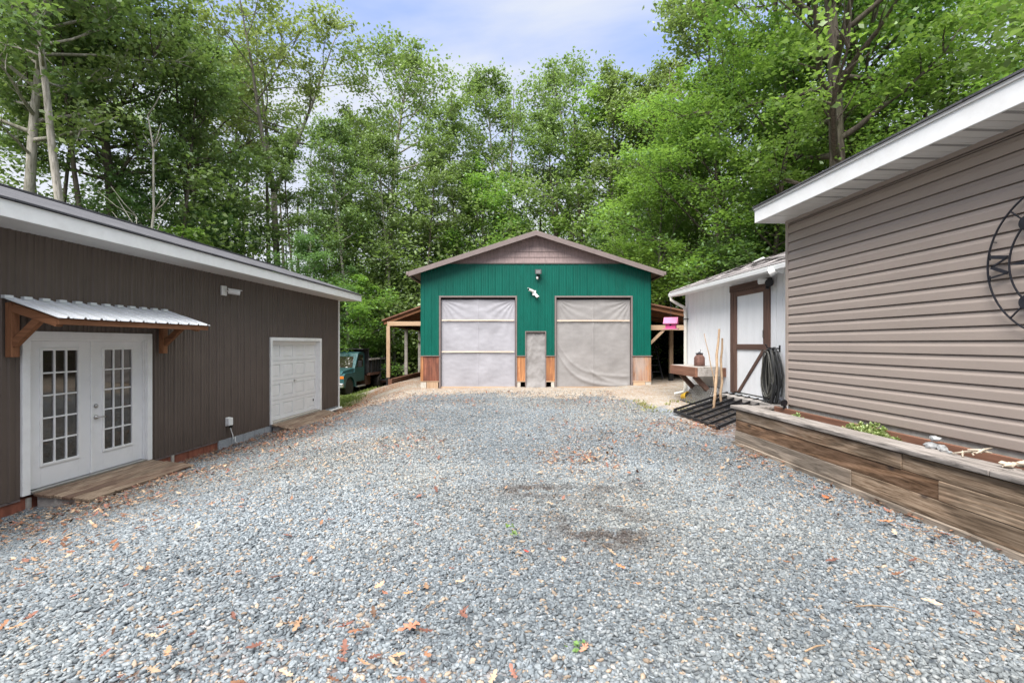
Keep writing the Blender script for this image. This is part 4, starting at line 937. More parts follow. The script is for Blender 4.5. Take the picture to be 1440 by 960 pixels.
for i in range(6):
    c = on_planter(1352+6*i, -.06, 0); r_ = random.Random(i); a = r_.uniform(-1.2,1.2)
    d = Vector((math.cos(a), math.sin(a), r_.uniform(-.1,.25)))*r_.uniform(.05,.10); c.z = ztop+.02+.012*i
    o = MB().tube([-d, Vector((0,0,.01)), d], [.006,.009,.005], 6).build('stick', M['bone'], smooth=True); o.location = c
    tag(o, 'bleached short stick in the loose criss-cross heap on the planter cap', 'stick', 'short bleached sticks on the planter')
sc = thing('shell_cluster', 'cream coloured coral-like shell piece at the near end of the planter', 'shell', tuple(on_planter(1424, -.06, ztop+.0)))
for i in range(7):
    mb = MB(); pebble(mb, (random.Random(i).uniform(-.09,.09), random.Random(i+9).uniform(-.05,.05), .02+.012*(i%3)), .028, (1.6,.9,.6), 70+i); mb.build('lobe', M['bone'], sc)
sp = thing('spotlight', 'small dark spotlight clipped at the foot of the taupe corner post', 'light', tuple(toR(HD, E-.06, .07, 1.23)), RA)
MB().tube([(0,0,0),(0,.0,.09)], .018, 8).build('stem', M['iron'], sp); MB().tube([(.05,.02,.13),(-.05,.04,.09)], [.034,.05], 12).build('lamp_head', M['iron'], sp); MB().tube([(.052,.02,.131),(.058,.018,.133)], .03, 12).build('lens', M['lens'], sp)

# ------------------------------------------------------------------ white shed
WD = 5.3
shed = thing('white_shed', 'small white shed with grooved wall boards, grey shingles and a brown framed door', 'shed', frame(WD), RA)
W0, W1 = 7.2, sR(WD, 965); ZT, ZB_ = 3.47, .60
DX0, DX1 = sR(WD,1084), sR(WD,1028.8); DZ0, DZ1 = 1.09, 3.24
mb = MB(); s = W0
while s < W1-.01:
    e = min(s+.203, W1)
    lo = (s, e)
    segs = [(ZB_+.16, ZT)]
    if e > DX0+.05 and s < DX1-.05: segs = [(DZ1-.05, ZT), (ZB_+.16, DZ0)]
    for a, b in segs: mb.box(s+.005, e-.005, -.05, .0, a, b); mb.box(s, e, -.052, -.012, a+.002, b-.002)
    s = e
mb.build('wall_boards', M['shedwhite'], shed)
MB().box(W1-.04, W1, -4.2, -.053, ZB_+.16, ZT).add([(W1-.02,0,ZT),(W1-.02,-4.2,ZT),(W1-.02,-2.1,ZT+1.0)],[(0,1,2)]).build('side_wall', M['shedwhite'], shed)
MB().box(W0, W0+.04, -4.2, -.053, ZB_, ZT).build('near_wall', M['shedwhite'], shed)
MB().box(W0, W1-.01, -.09, -.014, ZB_-.4, ZB_+.158).build('foundation', M['concrete'], shed)
MB().box(W1-.07, W1+.015, -.05, .018, ZB_+.16, ZT).build('corner_board', M['shedwhite'], shed, bevel=.004)
eo = .32; zf = 3.40; R0 = W1+.18; mb = MB()
mb.hexa([(W0,.0,ZT-.03),(R0,.0,ZT-.03),(R0,eo,zf+.0),(W0,eo,zf+.0),(W0,.0,ZT-.005),(R0,.0,ZT-.005),(R0,eo,zf+.025),(W0,eo,zf+.025)]); mb.build('soffit', M['shedwhite'], shed)
MB().box(sR(WD,1011), sR(WD,1000), .10, .16, 3.437, 3.447).build('soffit_vent', M['dark'], shed)
mb = MB(); pts = [(eo,zf+.0),(eo+.09,zf+.0),(eo+.10,zf+.065),(eo+.10,zf+.08),(eo,zf+.08)]; mb.prism(pts, 'x', W0, R0+.01); mb.build('gutter', M['pvc'] if False else M['white'], shed, bevel=.004)
rz0, rz1, ry = zf+.105, 4.36, -2.0
mb = MB(); mb.hexa([(W0-.3,eo+.06,rz0),(R0+.05,eo+.06,rz0),(R0+.05,ry,rz1),(W0-.3,ry,rz1),(W0-.3,eo+.06,rz0+.03),(R0+.05,eo+.06,rz0+.03),(R0+.05,ry,rz1+.03),(W0-.3,ry,rz1+.03)])
mb.hexa([(W0-.3,ry-.001,rz1),(R0+.05,ry-.001,rz1),(R0+.05,-4.5,rz0),(W0-.3,-4.5,rz0),(W0-.3,ry-.001,rz1+.03),(R0+.05,ry-.001,rz1+.03),(R0+.05,-4.5,rz0+.03),(W0-.3,-4.5,rz0+.03)])
rf = mb.build('roof', M['roofgrey'], shed)
rr = random.Random(12)       # curled, overlapping shingle tabs give the roof an uneven surface
mb = MB(); sl = (rz1-rz0)/(ry-eo-.06)
for i in range(14):
    y0 = eo+.05-.165*i
    for j in range(22):
        s0 = W0-.28+j*.30+(.15 if i%2 else 0)
        if s0+.29 > R0+.05 or y0-.18 < ry: continue
        z = lambda y: rz0+.032+(y-eo-.06)*sl; l = rr.uniform(.004,.026)
        mb.add([(s0,y0,z(y0)+l),(s0+.285,y0,z(y0)+l+rr.uniform(-.004,.012)),(s0+.285,y0-.18,z(y0-.18)+.004),(s0,y0-.18,z(y0-.18)+.004)], [(0,1,2,3)])
mb.build('shingle_tabs', M['roofgrey'], rf, fix=False)
mb = MB(); mb.hexa([(R0+.02,eo+.06,rz0-.10),(R0+.05,eo+.06,rz0-.10),(R0+.05,ry,rz1-.10),(R0+.02,ry,rz1-.10),(R0+.02,eo+.06,rz0-.002),(R0+.05,eo+.06,rz0-.002),(R0+.05,ry,rz1-.002),(R0+.02,ry,rz1-.002)]); mb.build('barge_board', M['white'], shed)
ds = R0-.14      # downspout: elbow from the gutter back to the wall, then down the corner
MB().tube([(ds+.06,eo+.055,zf+.0),(ds+.06,eo+.055,zf-.09),(ds-.0,eo-.10,zf-.20),(W1-.10,.10,zf-.30),(W1-.10,.065,zf-.40),(W1-.10,.065,.98),(W1-.08,.10,.86),(W1-.0,.32,.80)], .04, 10).build('downspout', M['pvc'], shed, smooth=False)
MB().box(W1-.16,W1-.04,.0,.11,zf-.62,zf-.60).build('downspout_strap', M['iron'], shed)
# door
fr = MB(); fw = .15
fr.box(DX0, DX0+fw, .0, .035, DZ0, DZ1); fr.box(DX1-fw, DX1, .0, .035, DZ0, DZ1); fr.build('door_frame', M['brownframe'], shed, bevel=.005)
MB().box(DX0-.02, DX1+.02, .0, .04, DZ1+.001, DZ1+.14-.0).build('door_head', M['brownframex'], shed, bevel=.005)
a, b = DX0+fw+.004, DX1-fw-.004; z0, z1 = DZ0+.03, DZ1-.005
dr = MB().box(a, b, -.03, .004, z0, z1).build('door', M['shedwhite'], shed)
st = .10; mid_ = 2.08
MB().box(b-st, b, .005, .028, z0, z1).build('door_stile', M['brownframe'], dr, bevel=.004)
MB().box(a, a+st*.6, .005, .028, mid_+.05, z1-.1).build('door_stile', M['brownframe'], dr, bevel=.004)
MB().box(a, b-st-.001, .005, .028, z1-.099, z1).build('door_rail', M['brownframex'], dr, bevel=.004)
MB().box(a, b-st-.001, .005, .030, mid_-.06, mid_+.049).build('door_rail', M['brownframex'], dr, bevel=.004)
MB().beam((a+.03,.017,mid_-.08),(b-st-.05,.017,z0+.05),.022,.09,(0,1,0)).build('door_brace', M['brownframe'], dr, bevel=.003) if False else MB().hexa([(a+.0,.0052,mid_-.062),(a+.11,.0052,mid_-.062),(a+.11,.024,mid_-.062),(a+.0,.024,mid_-.062),(b-st-.12,.0052,z0+.0),(b-st-.002,.0052,z0+.0),(b-st-.002,.024,z0+.0),(b-st-.12,.024,z0+.0)][0:4]+[(b-st-.12,.0052,z0),(b-st-.01,.0052,z0),(b-st-.01,.024,z0),(b-st-.12,.024,z0)]).build('door_brace', M['brownframe'], dr, bevel=.003)
MB().box(a+.03, a+.05, .028, .05, mid_+.18, mid_+.32).build('handle', M['steel'], dr, bevel=.004)
MB().box(DX0-.5, DX1+.1, .001, .26, .97, 1.055).build('door_step', M['greywood'], shed, bevel=.008)
MB().box(DX0-.5, DX1+.05, .001, .06, .70, .968).build('step_riser', M['greywood'], shed)
# lamps near the top of the door
lp = thing('flood_lamp', 'white and black twin lamp on the shed wall beside the top of its door', 'light', tuple(toR(WD, DX0-.06, .04, 3.30)), RA)
MB().box(-.06,.06,0,.03,-.06,.06).build('mounting_plate', M['black'], lp, bevel=.005)
MB().tube([(0,.03,0),(.06,.08,.01),(.14,.14,.02)], [.03,.05,.065], 12).build('lamp_head', M['plastic'], lp)
MB().tube([(0,.03,-.02),(-.10,.08,-.03),(-.16,.12,-.05)], [.03,.06,.075], 12).build('lamp_head', M['black'], lp)
MB().tube([(0,.04,-.05),(.0,.07,-.14)], [.025,.035], 10).build('motion_sensor', M['black'], lp)
gl_ = thing('eave_floodlight', 'white floodlight under the shed eave next to the taupe corner', 'light', tuple(toR(WD, sR(WD-eo, 1096), eo-.03, zf+.02)), RA)
MB().box(-.05,.05,-.03,.02,-.02,.06).build('mounting_plate', M['plastic'], gl_, bevel=.005)
MB().tube([(.0,.0,0),(.05,.08,-.03),(.12,.13,-.05)], [.03,.055,.075], 14).build('lamp_head', M['plastic'], gl_); MB().tube([(-.02,.0,0),(-.10,.06,-.05)], [.025,.05], 12).build('lamp_head', M['plastic'], gl_)

# hose coils hung by the door
def hose(name, label, s0, wid, top, bot, n, r, mat, seed, y0=.06):
    q = random.Random(seed); pts = []
    for i in range(n):
        w_, b_ = wid*q.uniform(.6,1.25), bot+q.uniform(-.0,.32)*(1 if q.random() < .6 else .2); tp = top-q.uniform(0,.07); ph_ = q.uniform(-.06,.06); yo = y0+.012*i+q.uniform(0,.04)
        for k in range(18):
            th = 2*math.pi*(k/18) + math.pi/2
            x = math.cos(th)*w_/2; z = math.sin(th); z = (tp+b_)/2 + z*(tp-b_)/2; x *= .62+.38*min(1,(tp-z)/(tp-b_)*1.6)
            pts.append(toR(WD, s0+x+ph_, yo+.02*math.sin(th*1.5+i), z))
    t_ = thing(name, label, 'hose', tuple(toR(WD, s0, y0, bot)))
    o = MB().tube([p - Vector(t_.location) for p in pts], r, 6).build('coil', mat, t_, smooth=True); return t_
hs = sR(WD-.1, 1089)
hk = thing('hose_hook', 'black iron hook on the shed wall holding the hose coils', 'hook', tuple(toR(WD, hs, 0, 2.05)), RA)
MB().tube([(0,0,0),(0,.12,-.0),(0,.24,.02),(0,.27,.08)], .012, 8).box(-.02,.02,0,.01,-.06,.06).build('arm', M['black'], hk)
hose('garden_hose', 'thick black hose coiled in long loops on the hook beside the shed door', hs, .42, 2.07, .92, 11, .016, M['hose'], 2)
hose('garden_hose', 'thinner grey hose looped over the black coil on the hook', hs+.04, .36, 2.05, 1.12, 5, .011, M['hosegrey'], 5, .17)

# wall table, jug, sticks, grate, lattice
BY0, BY1 = sR(WD, 1018.7)+.02, 12.55
wt = thing('wall_table', 'thick plank table braced off the white shed wall', 'table', frame(WD), RA)
for i in range(3):
    y0 = .02+.2*i; MB().box(BY0+.06+random.Random(i).uniform(-.02,.02), BY1, y0, y0+.195, 1.575, 1.61).build('top_plank', M['greywood'], wt, bevel=.004)
MB().box(BY0, BY1, .6, .655, 1.385, 1.60).build('front_beam', M['rustwood'], wt, bevel=.008)
MB().box(BY0, BY0+.055, .02, .599, 1.40, 1.574).build('end_beam', M['greywood'], wt, bevel=.006); MB().box(BY1-.055, BY1, .02, .599, 1.40, 1.574).build('end_beam', M['greywood'], wt)
MB().box(BY0-.10, BY0-.03, .0, .1, 1.40, 1.60).build('wall_cleat', M['rustwood'], wt)
for s_ in (BY0+.25, BY0+1.05): MB().beam((s_,.56,1.39),(s_,.06,.86),.10,.12,(1,0,0)).build('brace', M['brownframe'], wt, bevel=.006)
jg = thing('rusty_jug', 'rusty brown metal jug with a lid on the plank table', 'jug', tuple(toR(WD, 11.62, .30, 1.61)))
MB().lathe([(.01,0),(.115,0),(.122,.02),(.122,.19),(.10,.235),(.075,.255),(.072,.285),(.01,.29)], (0,0,0), 22).build('body', M['rust'], jg, smooth=True)
MB().lathe([(.01,.286),(.085,.286),(.085,.305),(.03,.315),(.012,.34),(.01,.34)], (0,0,0), 18).build('lid', M['iron'], jg); MB().tube([(.02,0,.33),(.035,0,.37),(.02,0,.39)], .006, 6).build('knob', M['iron'], jg)
def lean(px0, py0, Y0, px1, py1, Y1, r, label, kink=.02, fork=None):
    p0, p1 = at(px0,py0,Y0), at(px1,py1,Y1); p0.z = gzf(p0.x,p0.y)-.01 if False else p0.z
    d = p1-p0; q = random.Random(px0); pts = [p0 + d*k/6 + Vector((q.uniform(-kink,kink),q.uniform(-kink,kink),0)) for k in range(7)]
    t_ = thing('walking_stick', label, 'stick', tuple(p0), 0, 'peeled sticks leaning on the shed')
    MB().tube([p-p0 for p in pts], [r,r*.95,r*1.05,r*.9,r*.95,r*.8,r*.75], 8).build('shaft', M['stick'], t_, smooth=True)
lean(1004,576,9.75,1011,463,10.75,.030,'thick peeled stick, tallest of the sticks leaning by the table')
lean(1016,569,9.95,1000,478,10.8,.028,'crooked peeled stick crossing in front of the tallest one') if False else lean(1014,570,9.95,1015,476,10.75,.027,'second peeled stick, close against the tallest one')
lean(1008,560,10.1,991,469,11.0,.011,'thin twig-like stick leaning away toward the jug',.012)
gt = thing('metal_grate', 'black metal grate of parallel bars sloping up to the shed door step', 'grate', (0,0,0))
GA, GB, GCc, GDd = Vector((3.36,10.15,.745)), Vector((3.52,8.35,.70)), Vector((4.80,8.9,1.04)), Vector((4.72,10.75,1.04))
MB().beam(GA,GB,.05,.05).build('rail', M['black'], gt); MB().beam(GDd,GCc,.05,.05).build('rail', M['black'], gt)
for i in range(7): k = i/6; MB().beam(GA.lerp(GB,k)+Vector((0,0,.03)), GDd.lerp(GCc,k)+Vector((0,0,.03)), .032, .04).build('bar', M['black'], gt)
mb = MB()
for i in range(1,9): k = i/9; mb.beam(GA.lerp(GDd,k)-Vector((0,0,.01)), GB.lerp(GCc,k)-Vector((0,0,.01)), .012, .012)
for i in range(40): k = (i+.5)/40; mb.beam(GA.lerp(GB,k)-Vector((0,0,.012)), GDd.lerp(GCc,k)-Vector((0,0,.012)), .008, .008)
mb.build('mesh_panel', M['iron'], gt)
lt = thing('expanded_metal_panel', 'grey diamond mesh metal panel leaning under the plank table', 'mesh panel', (0,0,0))
A0, A1, A2, A3 = toR(WD,12.15,.55,.75), toR(WD,10.75,.55,.76), toR(WD,10.75,.22,1.17), toR(WD,12.15,.22,1.12); mb = MB(); nn = 13
def bl(u, v): return A0.lerp(A1,u).lerp(A3.lerp(A2,u),v)
for i in range(-4, nn+1):
    for sgn in (0,1):
        u0, u1 = i/nn, (i+4)/nn
        if sgn: u0, u1 = u1, u0
        v0, v1 = 0., 1.
        if u0 < 0: v0 = (0-u0)/(u1-u0); u0 = 0
        if u1 < 0: v1 = 1-(0-u1)/(u0-u1); u1 = 0
        if u0 > 1: v0 = (1-u0)/(u1-u0); u0 = 1
        if u1 > 1: v1 = (1-u0)/(u1-u0); u1 = 1
        if v1 - v0 > .05: mb.beam(bl(u0,v0), bl(u1,v1), .012, .022)
mb.build('mesh', M['steel'], lt)
for e0_, e1_ in ((A0,A1),(A3,A2)): MB().beam(e0_, e1_, .025, .025).build('edge_bar', M['iron'], lt)
yb = thing('yellow_bucket', 'small bright yellow tub lying by the downspout foot', 'tub', (4.27, 12.05, gzf(4.27, 12.05)+.085), .4)
MM = Matrix.Rotation(R(75),3,'X'); MB().lathe([(.01,-.10),(.085,-.10),(.11,.08),(.115,.09),(.10,.09),(.08,-.07),(.01,-.07)], (0,0,.02), 20, MM).build('tub', M['yellow'], yb, smooth=True); MB().tube([(-.11,-.08,.03),(-.08,-.2,.12),(.08,-.2,.12),(.11,-.08,.03)], .006, 6).build('handle', M['iron'], yb)
# pink birdhouse hung from the end of the gutter
bp = at(943.5, 463, 13.1); bh = thing('birdhouse', 'pink birdhouse hanging on a wire from the shed gutter', 'birdhouse', tuple(bp), R(-25))
MB().box(-.19,.19,-.15,.15,0,.022).build('base', M['palepink'], bh, bevel=.004)
MB().add([(-.13,-.11,.0221),(.13,-.11,.0221),(.13,.11,.0221),(-.13,.11,.0221),(-.13,-.11,.19),(.13,-.11,.19),(.13,.11,.19),(-.13,.11,.19),(-.13,0,.29),(.13,0,.29)],[(0,3,2,1),(0,1,5,4),(2,3,7,6),(1,2,6,9,5),(3,0,4,8,7),(4,5,9,8),(6,7,8,9)]).build('body', M['pink'], bh)
for sg in (-1,1): MB().hexa([(-.18,sg*.17,.145),(.18,sg*.17,.145),(.18,0,.305),(-.18,0,.305),(-.18,sg*.17,.16),(.18,sg*.17,.16),(.18,0,.322),(-.18,0,.322)]).build('roof', M['palepink'], bh)
MB().tube([(0,-.111,.12),(0,-.105,.12)], .03, 14).build('entrance_hole', M['dark'], bh)
gp = toR(WD, R0-.05, eo+.05, zf) - bp; gp = Matrix.Rotation(R(25),3,'Z') @ gp
MB().tube([(0,0,.32),(gp.x*.5,gp.y*.5,.32+(gp.z-.32)*.5),gp], .006, 6).build('wire', M['iron'], bh)

# ------------------------------------------------------------------ truck, trailer
def wheel(parent, c, r, w_, dual=False):
    MM = Matrix.Rotation(R(90),3,'X'); h = w_/2
    ty = MB().lathe([(r*.62,-h),(r*.92,-h),(r,-h*.7),(r,h*.7),(r*.92,h),(r*.62,h)], c, 28, MM).build('tyre', M['rubber'], parent)
    wl = MB().lathe([(.01,-h*.5),(r*.2,-h*.75),(r*.25,-h*.3),(r*.5,-h*.2),(r*.63,-h*.92),(r*.63,h*.92),(r*.5,h*.2),(r*.25,h*.3),(r*.2,h*.75),(.01,h*.5)], c, 24, MM).build('rim', M['rim'], parent)
tk_y = 23.2; tkp = at(487, 553, tk_y)
tz = gzf(tkp.x, tkp.y)
truck = thing('dump_truck', 'dark green dump truck with a black bed parked beyond the brown building', 'truck', (tkp.x-.5, tk_y, tz), R(-90-7))   # local +x is forward, +y its left side (faces the yard)
w2 = .98
def cabp(pts, y0, y1, name, mat, par=None, bev=.03): return MB().prism(pts, 'y', y0, y1).build(name, mat, par or truck, bevel=bev)
cabp([(-1.15,.62),(-.05,.62),(-.05,1.12),(-.05,1.28),(-.42,1.98),(-.55,2.03),(-1.12,2.03),(-1.17,1.9)], -w2+.06, w2-.06, 'cab', M['tgreen'])
cabp([(-.049,.62),(1.05,.66),(1.14,.78),(1.14,1.08),(1.0,1.2),(-.049,1.30)], -w2+.12, w2-.12, 'hood', M['tgreen'])
for sg in (-1,1):
    fo = [(math.cos(R(a))*.56+.55, math.sin(R(a))*.56+.45) for a in range(0,181,15)]; fo2 = [(1.18,.62),(1.18,1.0),(1.0,1.10),(.1,1.12),(-.10,1.0),(-.10,.45)]
    mb = MB(); mb.prism([(.55+math.cos(R(a))*.50, .42+math.sin(R(a))*.50) for a in range(180,-1,-15)]+[(1.18,.5),(1.18,.98),(1.02,1.08),(.05,1.10),(-.08,.98),(-.08,.42)], 'y', *(sorted((sg*(w2-.25), sg*w2)))); mb.build('fender', M['tgreen'], truck)
    win = MB().add([(-.98,sg*(w2-.055),1.32),(-.20,sg*(w2-.055),1.32),(-.50,sg*(w2-.055),1.90),(-.98,sg*(w2-.055),1.90)], [(0,1,2,3)]); win.build('side_window', M['glass'], truck)
    MB().box(-1.04,-.10,*(sorted((sg*(w2-.058), sg*(w2-.05)))),.66,1.28).build('door', M['tgreen'], truck, bevel=.01)
    mr_ = MB().box(-.14,-.06,*(sorted((sg*(w2+.10), sg*(w2+.28)))),1.33,1.62).build('mirror', M['black'], truck, bevel=.01); MB().tube([(-.12,sg*(w2-.06),1.35),(-.10,sg*(w2+.15),1.45)], .015, 6).build('mirror_arm', M['black'], truck)
    MB().tube([(1.1,sg*.68,.93),(1.165,sg*.68,.93)], .095, 16).build('headlight', M['lens'], truck); MB().box(1.10,1.19,*(sorted((sg*.80,sg*.965))),.86,.97).build('turn_signal', M['amber'], truck)
    fw_ = bpy.data.objects.new('front_wheel', None); COL.objects.link(fw_); fw_.parent = truck; wheel(fw_, (.55, sg*(w2-.15), .42), .42, .24)
    rw = bpy.data.objects.new('rear_wheel', None); COL.objects.link(rw); rw.parent = truck; wheel(rw, (-2.75, sg*(w2-.0), .42), .42, .30)
    MB().box(-1.0,-.1,*(sorted((sg*(w2-.08), sg*(w2+.06)))),.38,.44).build('step', M['chrome'], truck)
MB().add([(-.03,-.80,1.30),(-.03,.80,1.30),(-.40,.72,1.93),(-.40,-.72,1.93)], [(0,1,2,3)]).build('windscreen', M['glass'], truck)
MB().box(1.141,1.17,-.6,.6,.72,1.02).build('grille', M['black'], truck); MB().box(1.18,1.32,-.98,.98,.46,.66).build('bumper', M['chrome'], truck, bevel=.03)
MB().box(-4.2,1.1,-.42,-.30,.5,.66).box(-4.2,1.1,.30,.42,.5,.66).box(-1.9,-1.3,.43,.9,.38,.85).build('chassis', M['rustbed'], truck)
bd = MB().box(-4.3,-1.35,-1.02,1.02,.92,1.0).box(-4.3,-1.35,1.0,1.05,1.0,1.62).box(-4.3,-1.35,-1.05,-1.0,1.0,1.62).box(-1.40,-1.33,-1.05,1.05,1.0,2.15).box(-4.34,-4.28,-1.05,1.05,1.0,1.6).build('dump_bed', M['bed'], truck, bevel=.01)
MB().box(-1.45,-.65,-1.05,1.05,2.15,2.20).build('cab_guard', M['bed'], bd)
for i in range(7):
    x = -1.6-.44*i
    for sg in (-1,1): MB().box(x-.03,x+.03,*(sorted((sg*1.051,sg*1.11))),.98,1.62).build('side_rib', M['bed'], bd)
for sg in (-1,1): MB().box(-4.3,-1.35,*(sorted((sg*1.051,sg*1.14))),1.621,1.70).build('top_rail', M['greywood'], bd); MB().box(-4.3,-1.35,*(sorted((sg*.95,sg*1.12))),.86,.979).build('bottom_rail', M['rustbed'], bd)
tp = at(533, 541, 27.2); tl = thing('utility_trailer', 'black utility trailer with a tall mesh gate behind the truck', 'trailer', (tp.x+.2, 27.4, gzf(tp.x,27.4)), R(-100))
MB().box(-1.9,1.6,-.9,.9,.42,.5).build('deck', M['rustbed'], tl)
for sg in (-1,1): MB().box(-1.9,1.6,*sorted((sg*.9,sg*.95)),.5,1.35).build('side_panel', M['bed'], tl); wq = bpy.data.objects.new('wheel', None); COL.objects.link(wq); wq.parent = tl; wheel(wq, (-.3, sg*1.05, .33), .33, .2)
mb = MB()
for i in range(7): y = -.9+1.8*i/6; mb.box(1.62,1.66,y-.025,y+.025,.5,1.75)
for z in (.55,1.1,1.7): mb.box(1.665,1.70,-.92,.92,z-.03,z+.03)
mb.build('gate', M['bed'], tl); MB().beam((1.6,0,.44),(2.4,0,.44),.1,.08).build('tongue', M['rustbed'], tl)
for i, (px, py, Y0, h, lab) in enumerate([(569,528,27.5,.95,'short pale wooden stake standing beyond the lean-to'), (576,519,30,.8,'weathered grey stake in the woods edge beyond the lean-to')]):
    p = at(px, py, Y0); z = gzf(p.x, Y0); o = MB().box(-.05,.05,-.05,.05,-.2,h+.2).build('stake', M['greywood'], bevel=.01); o.location = (p.x, Y0, z); tag(o, lab, 'stake')
# ------------------------------------------------------------------ trees
LM = dict(
    oak=leafmat('oak_leaf', (.10,.165,.058), (.21,.29,.11), .42, (.24,.38,.05)),
    tulip=leafmat('tulip_tree_leaf', (.115,.17,.055), (.225,.28,.11), .43, (.32,.42,.07)),
    maple=leafmat('maple_leaf', (.085,.19,.042), (.20,.33,.09), .47, (.30,.50,.05)),
    beech=leafmat('beech_leaf', (.080,.165,.066), (.18,.285,.12), .45, (.25,.44,.08)),
    deep=leafmat('shaded_leaf', (.095,.165,.058), (.20,.29,.105), .45, (.22,.36,.05)),
)
BK = dict(dark=bark('dark_furrowed_bark', (.10,.083,.068), (.17,.145,.12)), grey=bark('grey_bark', (.20,.18,.155), (.33,.30,.27)), pale=bark('pale_bark', (.36,.335,.29), (.52,.49,.44)))

def leaves(C, size, rr, flat=.55, dens=None):
    """C (n,3) leaf centres -> folded four-sided leaves facing mostly up"""
    n = len(C); nrm = rr.normal(0, 1, (n,3)); nrm /= np.linalg.norm(nrm, axis=1)[:,None]; nrm = nrm*(1-flat) + np.array([0,0,1])*flat*rr.choice([1,1,1,-.3], n)[:,None]; nrm /= np.linalg.norm(nrm, axis=1)[:,None] + 1e-9
    a = rr.normal(0,1,(n,3)); a -= nrm*(a*nrm).sum(1)[:,None]; a /= np.linalg.norm(a, axis=1)[:,None] + 1e-9; b = np.cross(nrm, a)
    s = (size * rr.uniform(.6,1.35,n))[:,None]
    V = np.stack([C - a*s, C + b*s*.62 + nrm*s*.22 - a*s*.1, C + a*s*1.05 - nrm*s*.15, C - b*s*.62 + nrm*s*.22 - a*s*.1], 1)
    return V.reshape(-1,3), np.arange(n*4).reshape(n,4)

PERK, LK = 2.9, .66
def tree_proto(name, mat, bk, h, r0, first, spread, nl, per, lsize, seed, fork=0, flat=.55, csize=.75, top=.2, droop=.0, lean=0., carve=0.):
    """trunk with limbs and twigs as one mesh; leaves gathered round the twig ends as the crown"""
    q = random.Random(seed); rr = np.random.RandomState(seed); mb = MB(); tips = []
    def path(p, d, L_, n, bend, up=.0):
        pts = [p]; d = d.normalized()
        for i in range(n):
            d = (d + Vector((q.uniform(-bend,bend), q.uniform(-bend,bend), q.uniform(-bend,bend)*.6 + up))).normalized(); pts.append(pts[-1] + d*(L_/n))
        return pts, d
    mains = []
    if not fork:
        pts, _ = path(Vector((0,0,-.3)), Vector((lean,0,1)), h+.3, 12, .045, .03); mains.append((pts, r0, first))
    else:
        fz_ = h*first; pts, d = path(Vector((0,0,-.3)), Vector((lean,0,1)), fz_+.3, 6, .03, .03)
        mb.tube(pts, [r0*(1.25 if i == 0 else 1-.25*i/6) for i in range(7)], 9)
        for k in range(fork):
            a = 6.283*k/fork + q.uniform(-.4,.4); dd = Vector((math.cos(a)*.36, math.sin(a)*.36, 1)); p2, _ = path(pts[-1]-d*.1, dd, h-fz_, 9, .06, .05); mains.append((p2, r0*.62, .30))
    for pts, rr0, f0 in mains:
        m = len(pts)-1; rad = [rr0*(1-.86*i/m) for i in range(m+1)]; 
        if not fork: rad[0] *= 1.35
        mb.tube(pts, rad, 9 if rr0 > .1 else 7)
        nb = max(3, nl//len(mains)); H = h if not fork else h*(1-first)
        for k in range(nb):
            f = f0 + (1-f0)*(k+.5+q.uniform(-.4,.4))/nb; f = min(f, .985); x = f*m; i = min(int(x), m-1); p = pts[i].lerp(pts[i+1], x-i)
            g = (f-f0)/(1-f0); Lb = spread*(math.sin(math.pi*min(1,(.16+.72*g)))**.8)*(1-(1-top)*max(0,g-.55)/.45)*q.uniform(.65,1.2)
            az = k*2.4+q.uniform(-.5,.5)+seed; el = .15+.75*g+q.uniform(-.2,.25)-droop
            d = Vector((math.cos(az)*math.cos(el), math.sin(az)*math.cos(el), math.sin(el)))
            bp_, dl = path(p, d, Lb, 5, .17, .05-droop*.12); rb = min(rad[i]*.55, .018+.028*Lb)
            mb.tube(bp_, [rb*(1-.8*j/5) for j in range(6)], 6, cap=False)
            for j in range(2, 6):
                for z in range(2 if j < 5 else 3):
                    d2 = ((bp_[j]-bp_[j-1]).normalized() + Vector((q.uniform(-1,1),q.uniform(-1,1),q.uniform(-.5,.55)-droop*.4))*.9); l2 = Lb*q.uniform(.14,.34)+.25
                    tp_, _ = path(bp_[j], d2, l2, 2, .2, .02); mb.tube(tp_, [rb*.3,rb*.2,.006], 4, cap=False); tips.append((tp_[-1], tp_[1], min(1., max(.3, Lb/(.62*spread)))))
    C = []; T = []
    for e, mdl, ws in tips:
        nc = int(per*PERK*q.uniform(.45,1.5)*ws**1.5); cs = csize*.8*q.uniform(.55,1.25)*ws; tone = q.random()*.55
        c = rr.normal(0,1,(nc,3))*np.array([cs*.5,cs*.5,cs*.27]) + np.array(e)*.72+np.array(mdl)*.28
        C.append(c); tt = np.zeros((nc,3)); tt[:,0] = np.clip(tone + rr.rand(nc)*.5, 0, 1); tt[:,1] = rr.rand(nc); T.append(tt)
    C = np.concatenate(C); T = np.concatenate(T); C = np.where(C[:,2:3] < .25, C + np.array([0,0,.5]), C)
    if carve:      # a gap in the leaves on one side shows the trunk
        kp = ~((np.abs(C[:,0]) < carve*rr.uniform(.6,1.2,len(C))) & (C[:,1] < .3) & (C[:,2] < .62*h) & (rr.rand(len(C)) < .93)); C, T = C[kp], T[kp]
    V, Q = leaves(C, lsize*LK, rr, flat)
    root = thing(name, None, 'tree', (0,-400,0)); mb.build('trunk', BK[bk], root, smooth=True, fix=False); np_mesh('crown', V, Q, LM[mat], np.repeat(T, 4, 0), parent=root)
    return root
